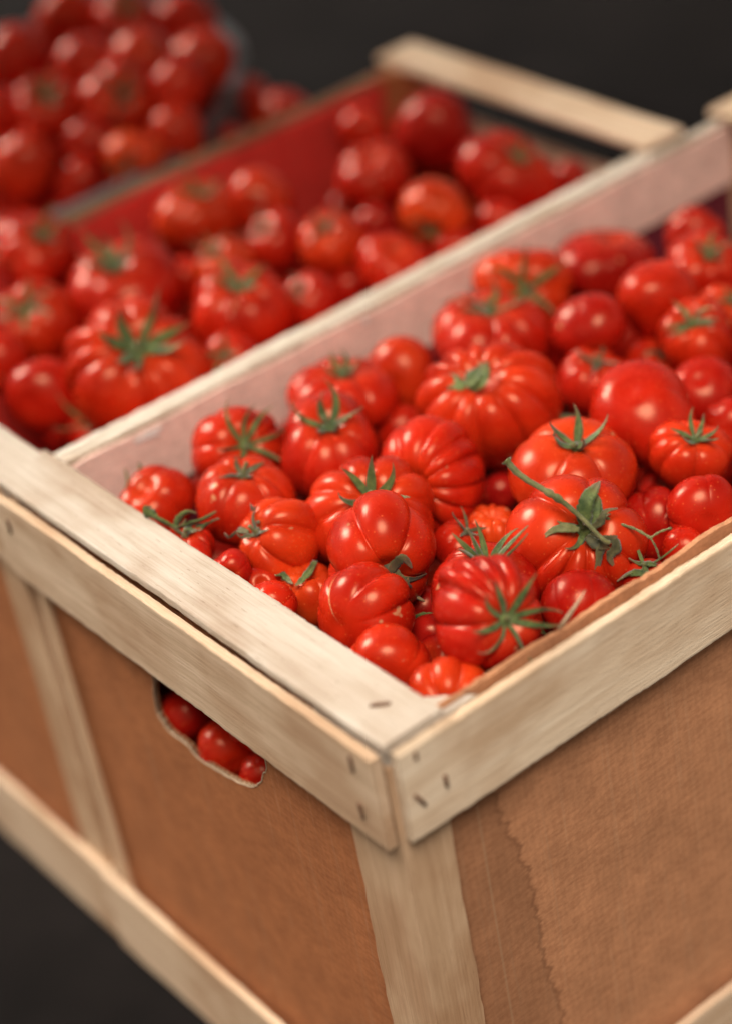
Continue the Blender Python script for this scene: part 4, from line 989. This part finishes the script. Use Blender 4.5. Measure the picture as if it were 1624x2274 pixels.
# thick cut vine stalk and thin forked stem belonging to the large ribbed orange tomato
VINE = [[0.2224, 0.1176, 0.0699], [0.2241, 0.1071, 0.0615], [0.2294, 0.0947, 0.0536], [0.2366, 0.0799, 0.0441], [0.2432, 0.0651, 0.0304], [0.2459, 0.0483, 0.0184], [0.2498, 0.045, 0.0137]]
FORK = [[0.2667, 0.0655, 0.0174], [0.2724, 0.0579, 0.0124], [0.2769, 0.0463, 0.0102], [0.2798, 0.0343, 0.0063]]
F1 = [[0.2798, 0.0343, 0.0063], [0.2874, 0.0315, 0.009], [0.2949, 0.0274, 0.0099]]
F2 = [[0.2798, 0.0343, 0.0063], [0.2787, 0.0282, 0.0012], [0.2771, 0.0237, -0.0059]]
own = next(o for l_, o in MADE.items() if 'cut vine stalk' in l_)
Wm = Matrix.Translation(own.location) @ own.rotation_quaternion.to_matrix().to_4x4()
inv = Wm.inverted(); rng = np.random.default_rng(4)
V = []; F = []
p = smooth_path(VINE, 8); n_ = len(p)
rad = [.0026-.0010*min(1, i/(n_*.8)) + (.0012 if i < 2 else 0) + (.0010 if 0 < abs(i-22) < 3 else 0) for i in range(n_)]
tube_geo([inv @ q for q in p], rad, V, F, 10, .07, rng)
base = Wm @ Vector((0, 0, .020))
tube_geo([inv @ q for q in smooth_path([p[34], p[34].lerp(base, .5)+Vector((0, 0, .004)), base], 4)], [.0019]*9, V, F, 8, .08, rng)
vs = mesh_obj('stem', V, F, M['stalk'], own); vs['label'] = 'thick cut vine stalk reaching to the upper left'
V = []; F = []
for pth, r0 in ((FORK, .0011), (F1, .0008), (F2, .0007)):
    q = smooth_path(pth, 6); tube_geo([inv @ v for v in q], [r0*(1+.25*math.sin(i*1.9)) for i in range(len(q))], V, F, 7, .08, rng)
fs = mesh_obj('stem', V, F, M['stalk'], own); fs['label'] = 'thin forked side stem reaching to the right'

# single long sepals and dry stalk ends
M['pale'] = leaf('stalk_pale', (.30, .20, .12), (.55, .42, .28))
def sepal(own, mat_, w_, path, seed):
    rng = np.random.default_rng(seed)
    Wi = (Matrix.Translation(own.location) @ own.rotation_quaternion.to_matrix().to_4x4()).inverted()
    P = smooth_path(path, 7); n_ = len(P); V = []; F = []; cen = own.location; T = []
    tw = rng.normal()*.3
    for i, p in enumerate(P):
        t = i/(n_-1); d = (P[min(i+1, n_-1)]-P[max(i-1, 0)]).normalized()
        nr_ = (p-cen).normalized(); sd = d.cross(nr_).normalized(); nr_ = sd.cross(d).normalized()
        a = tw*t; sd, nr_ = sd*math.cos(a)+nr_*math.sin(a), nr_*math.cos(a)-sd*math.sin(a)
        w = w_*(.5+1.4*t if t < .3 else .92*(1-((t-.3)/.7)**1.6)+.02)*(1+.10*rng.normal())+.0003
        if mat_ == 'pale': w = w_
        f = w*.22
        ring = [p-sd*w+nr_*f, p-sd*w*.5+nr_*f*.3, p, p+sd*w*.5+nr_*f*.3, p+sd*w+nr_*f, p+sd*w*.5+nr_*(f*.3-.0008), p-nr_*.0011, p-sd*w*.5+nr_*(f*.3-.0008)]
        V += [tuple(Wi @ v) for v in ring]; T += [t]*8
    for i in range(n_-1):
        for j in range(8): a = i*8+j; b = i*8+(j+1) % 8; F.append((a, b, b+8, a+8))
    F.append(tuple(range(7, -1, -1))); F.append(tuple((n_-1)*8+j for j in range(8)))
    o = mesh_obj('dry_sepal' if mat_ == 'dry' else 'stalk' if mat_ in ('pale', 'stalk') else 'sepal', V, F, M[mat_], own)
    at = o.data.color_attributes.new('tip', 'FLOAT_COLOR', 'POINT'); at.data.foreach_set('color', np.repeat(np.array(T, np.float32), 4))
for i, (key, mt, w_, path) in enumerate(SEPALS):
    sepal(next(o for l_, o in MADE.items() if key in l_), mt, w_, path, i)

# tomatoes under the top layer, glimpsed only through the gaps
def under(n, x0, x1, y0, y1, z, sp, label, group, seed):
    rng = np.random.default_rng(seed); proto = []
    for k in range(3):
        me, _, _ = tomato_mesh(.040, .82, 5, .06, 1.0, 500+seed*10+k, False); proto.append(me)
    cnt = 0
    nx = int((x1-x0)/sp); ny = int((y1-y0)/sp)
    for i in range(nx):
        for j in range(ny):
            x = x0+(i+.5)*(x1-x0)/nx+rng.normal()*.004; y = y0+(j+.5)*(y1-y0)/ny+rng.normal()*.004
            o = bpy.data.objects.new('tomato', proto[(i*3+j) % 3]); col.objects.link(o)
            o.location = (x, y, z+rng.normal()*.006); o.rotation_euler = rng.uniform(-1.2, 1.2, 3)
            o.color = ripeness(float(rng.uniform(.1, .5)))
            tag(o, label, 'tomato', group)
under(0, .02, .85, .02, .49, -.140, .088, 'deep red tomato under the top layer, glimpsed in a gap of the front crate', 'under-layer tomatoes of the front crate', 1)
under(0, .15, .75, .53, .89, -.140, .088, 'deep red tomato under the top layer, glimpsed in a gap of the crate behind', 'under-layer tomatoes of the crate behind', 2)
under(0, .16, .70, .97, 1.38, -.060, .080, 'deep red tomato under the heap, glimpsed in a gap of the grey tub', 'under-layer tomatoes of the grey tub', 3)
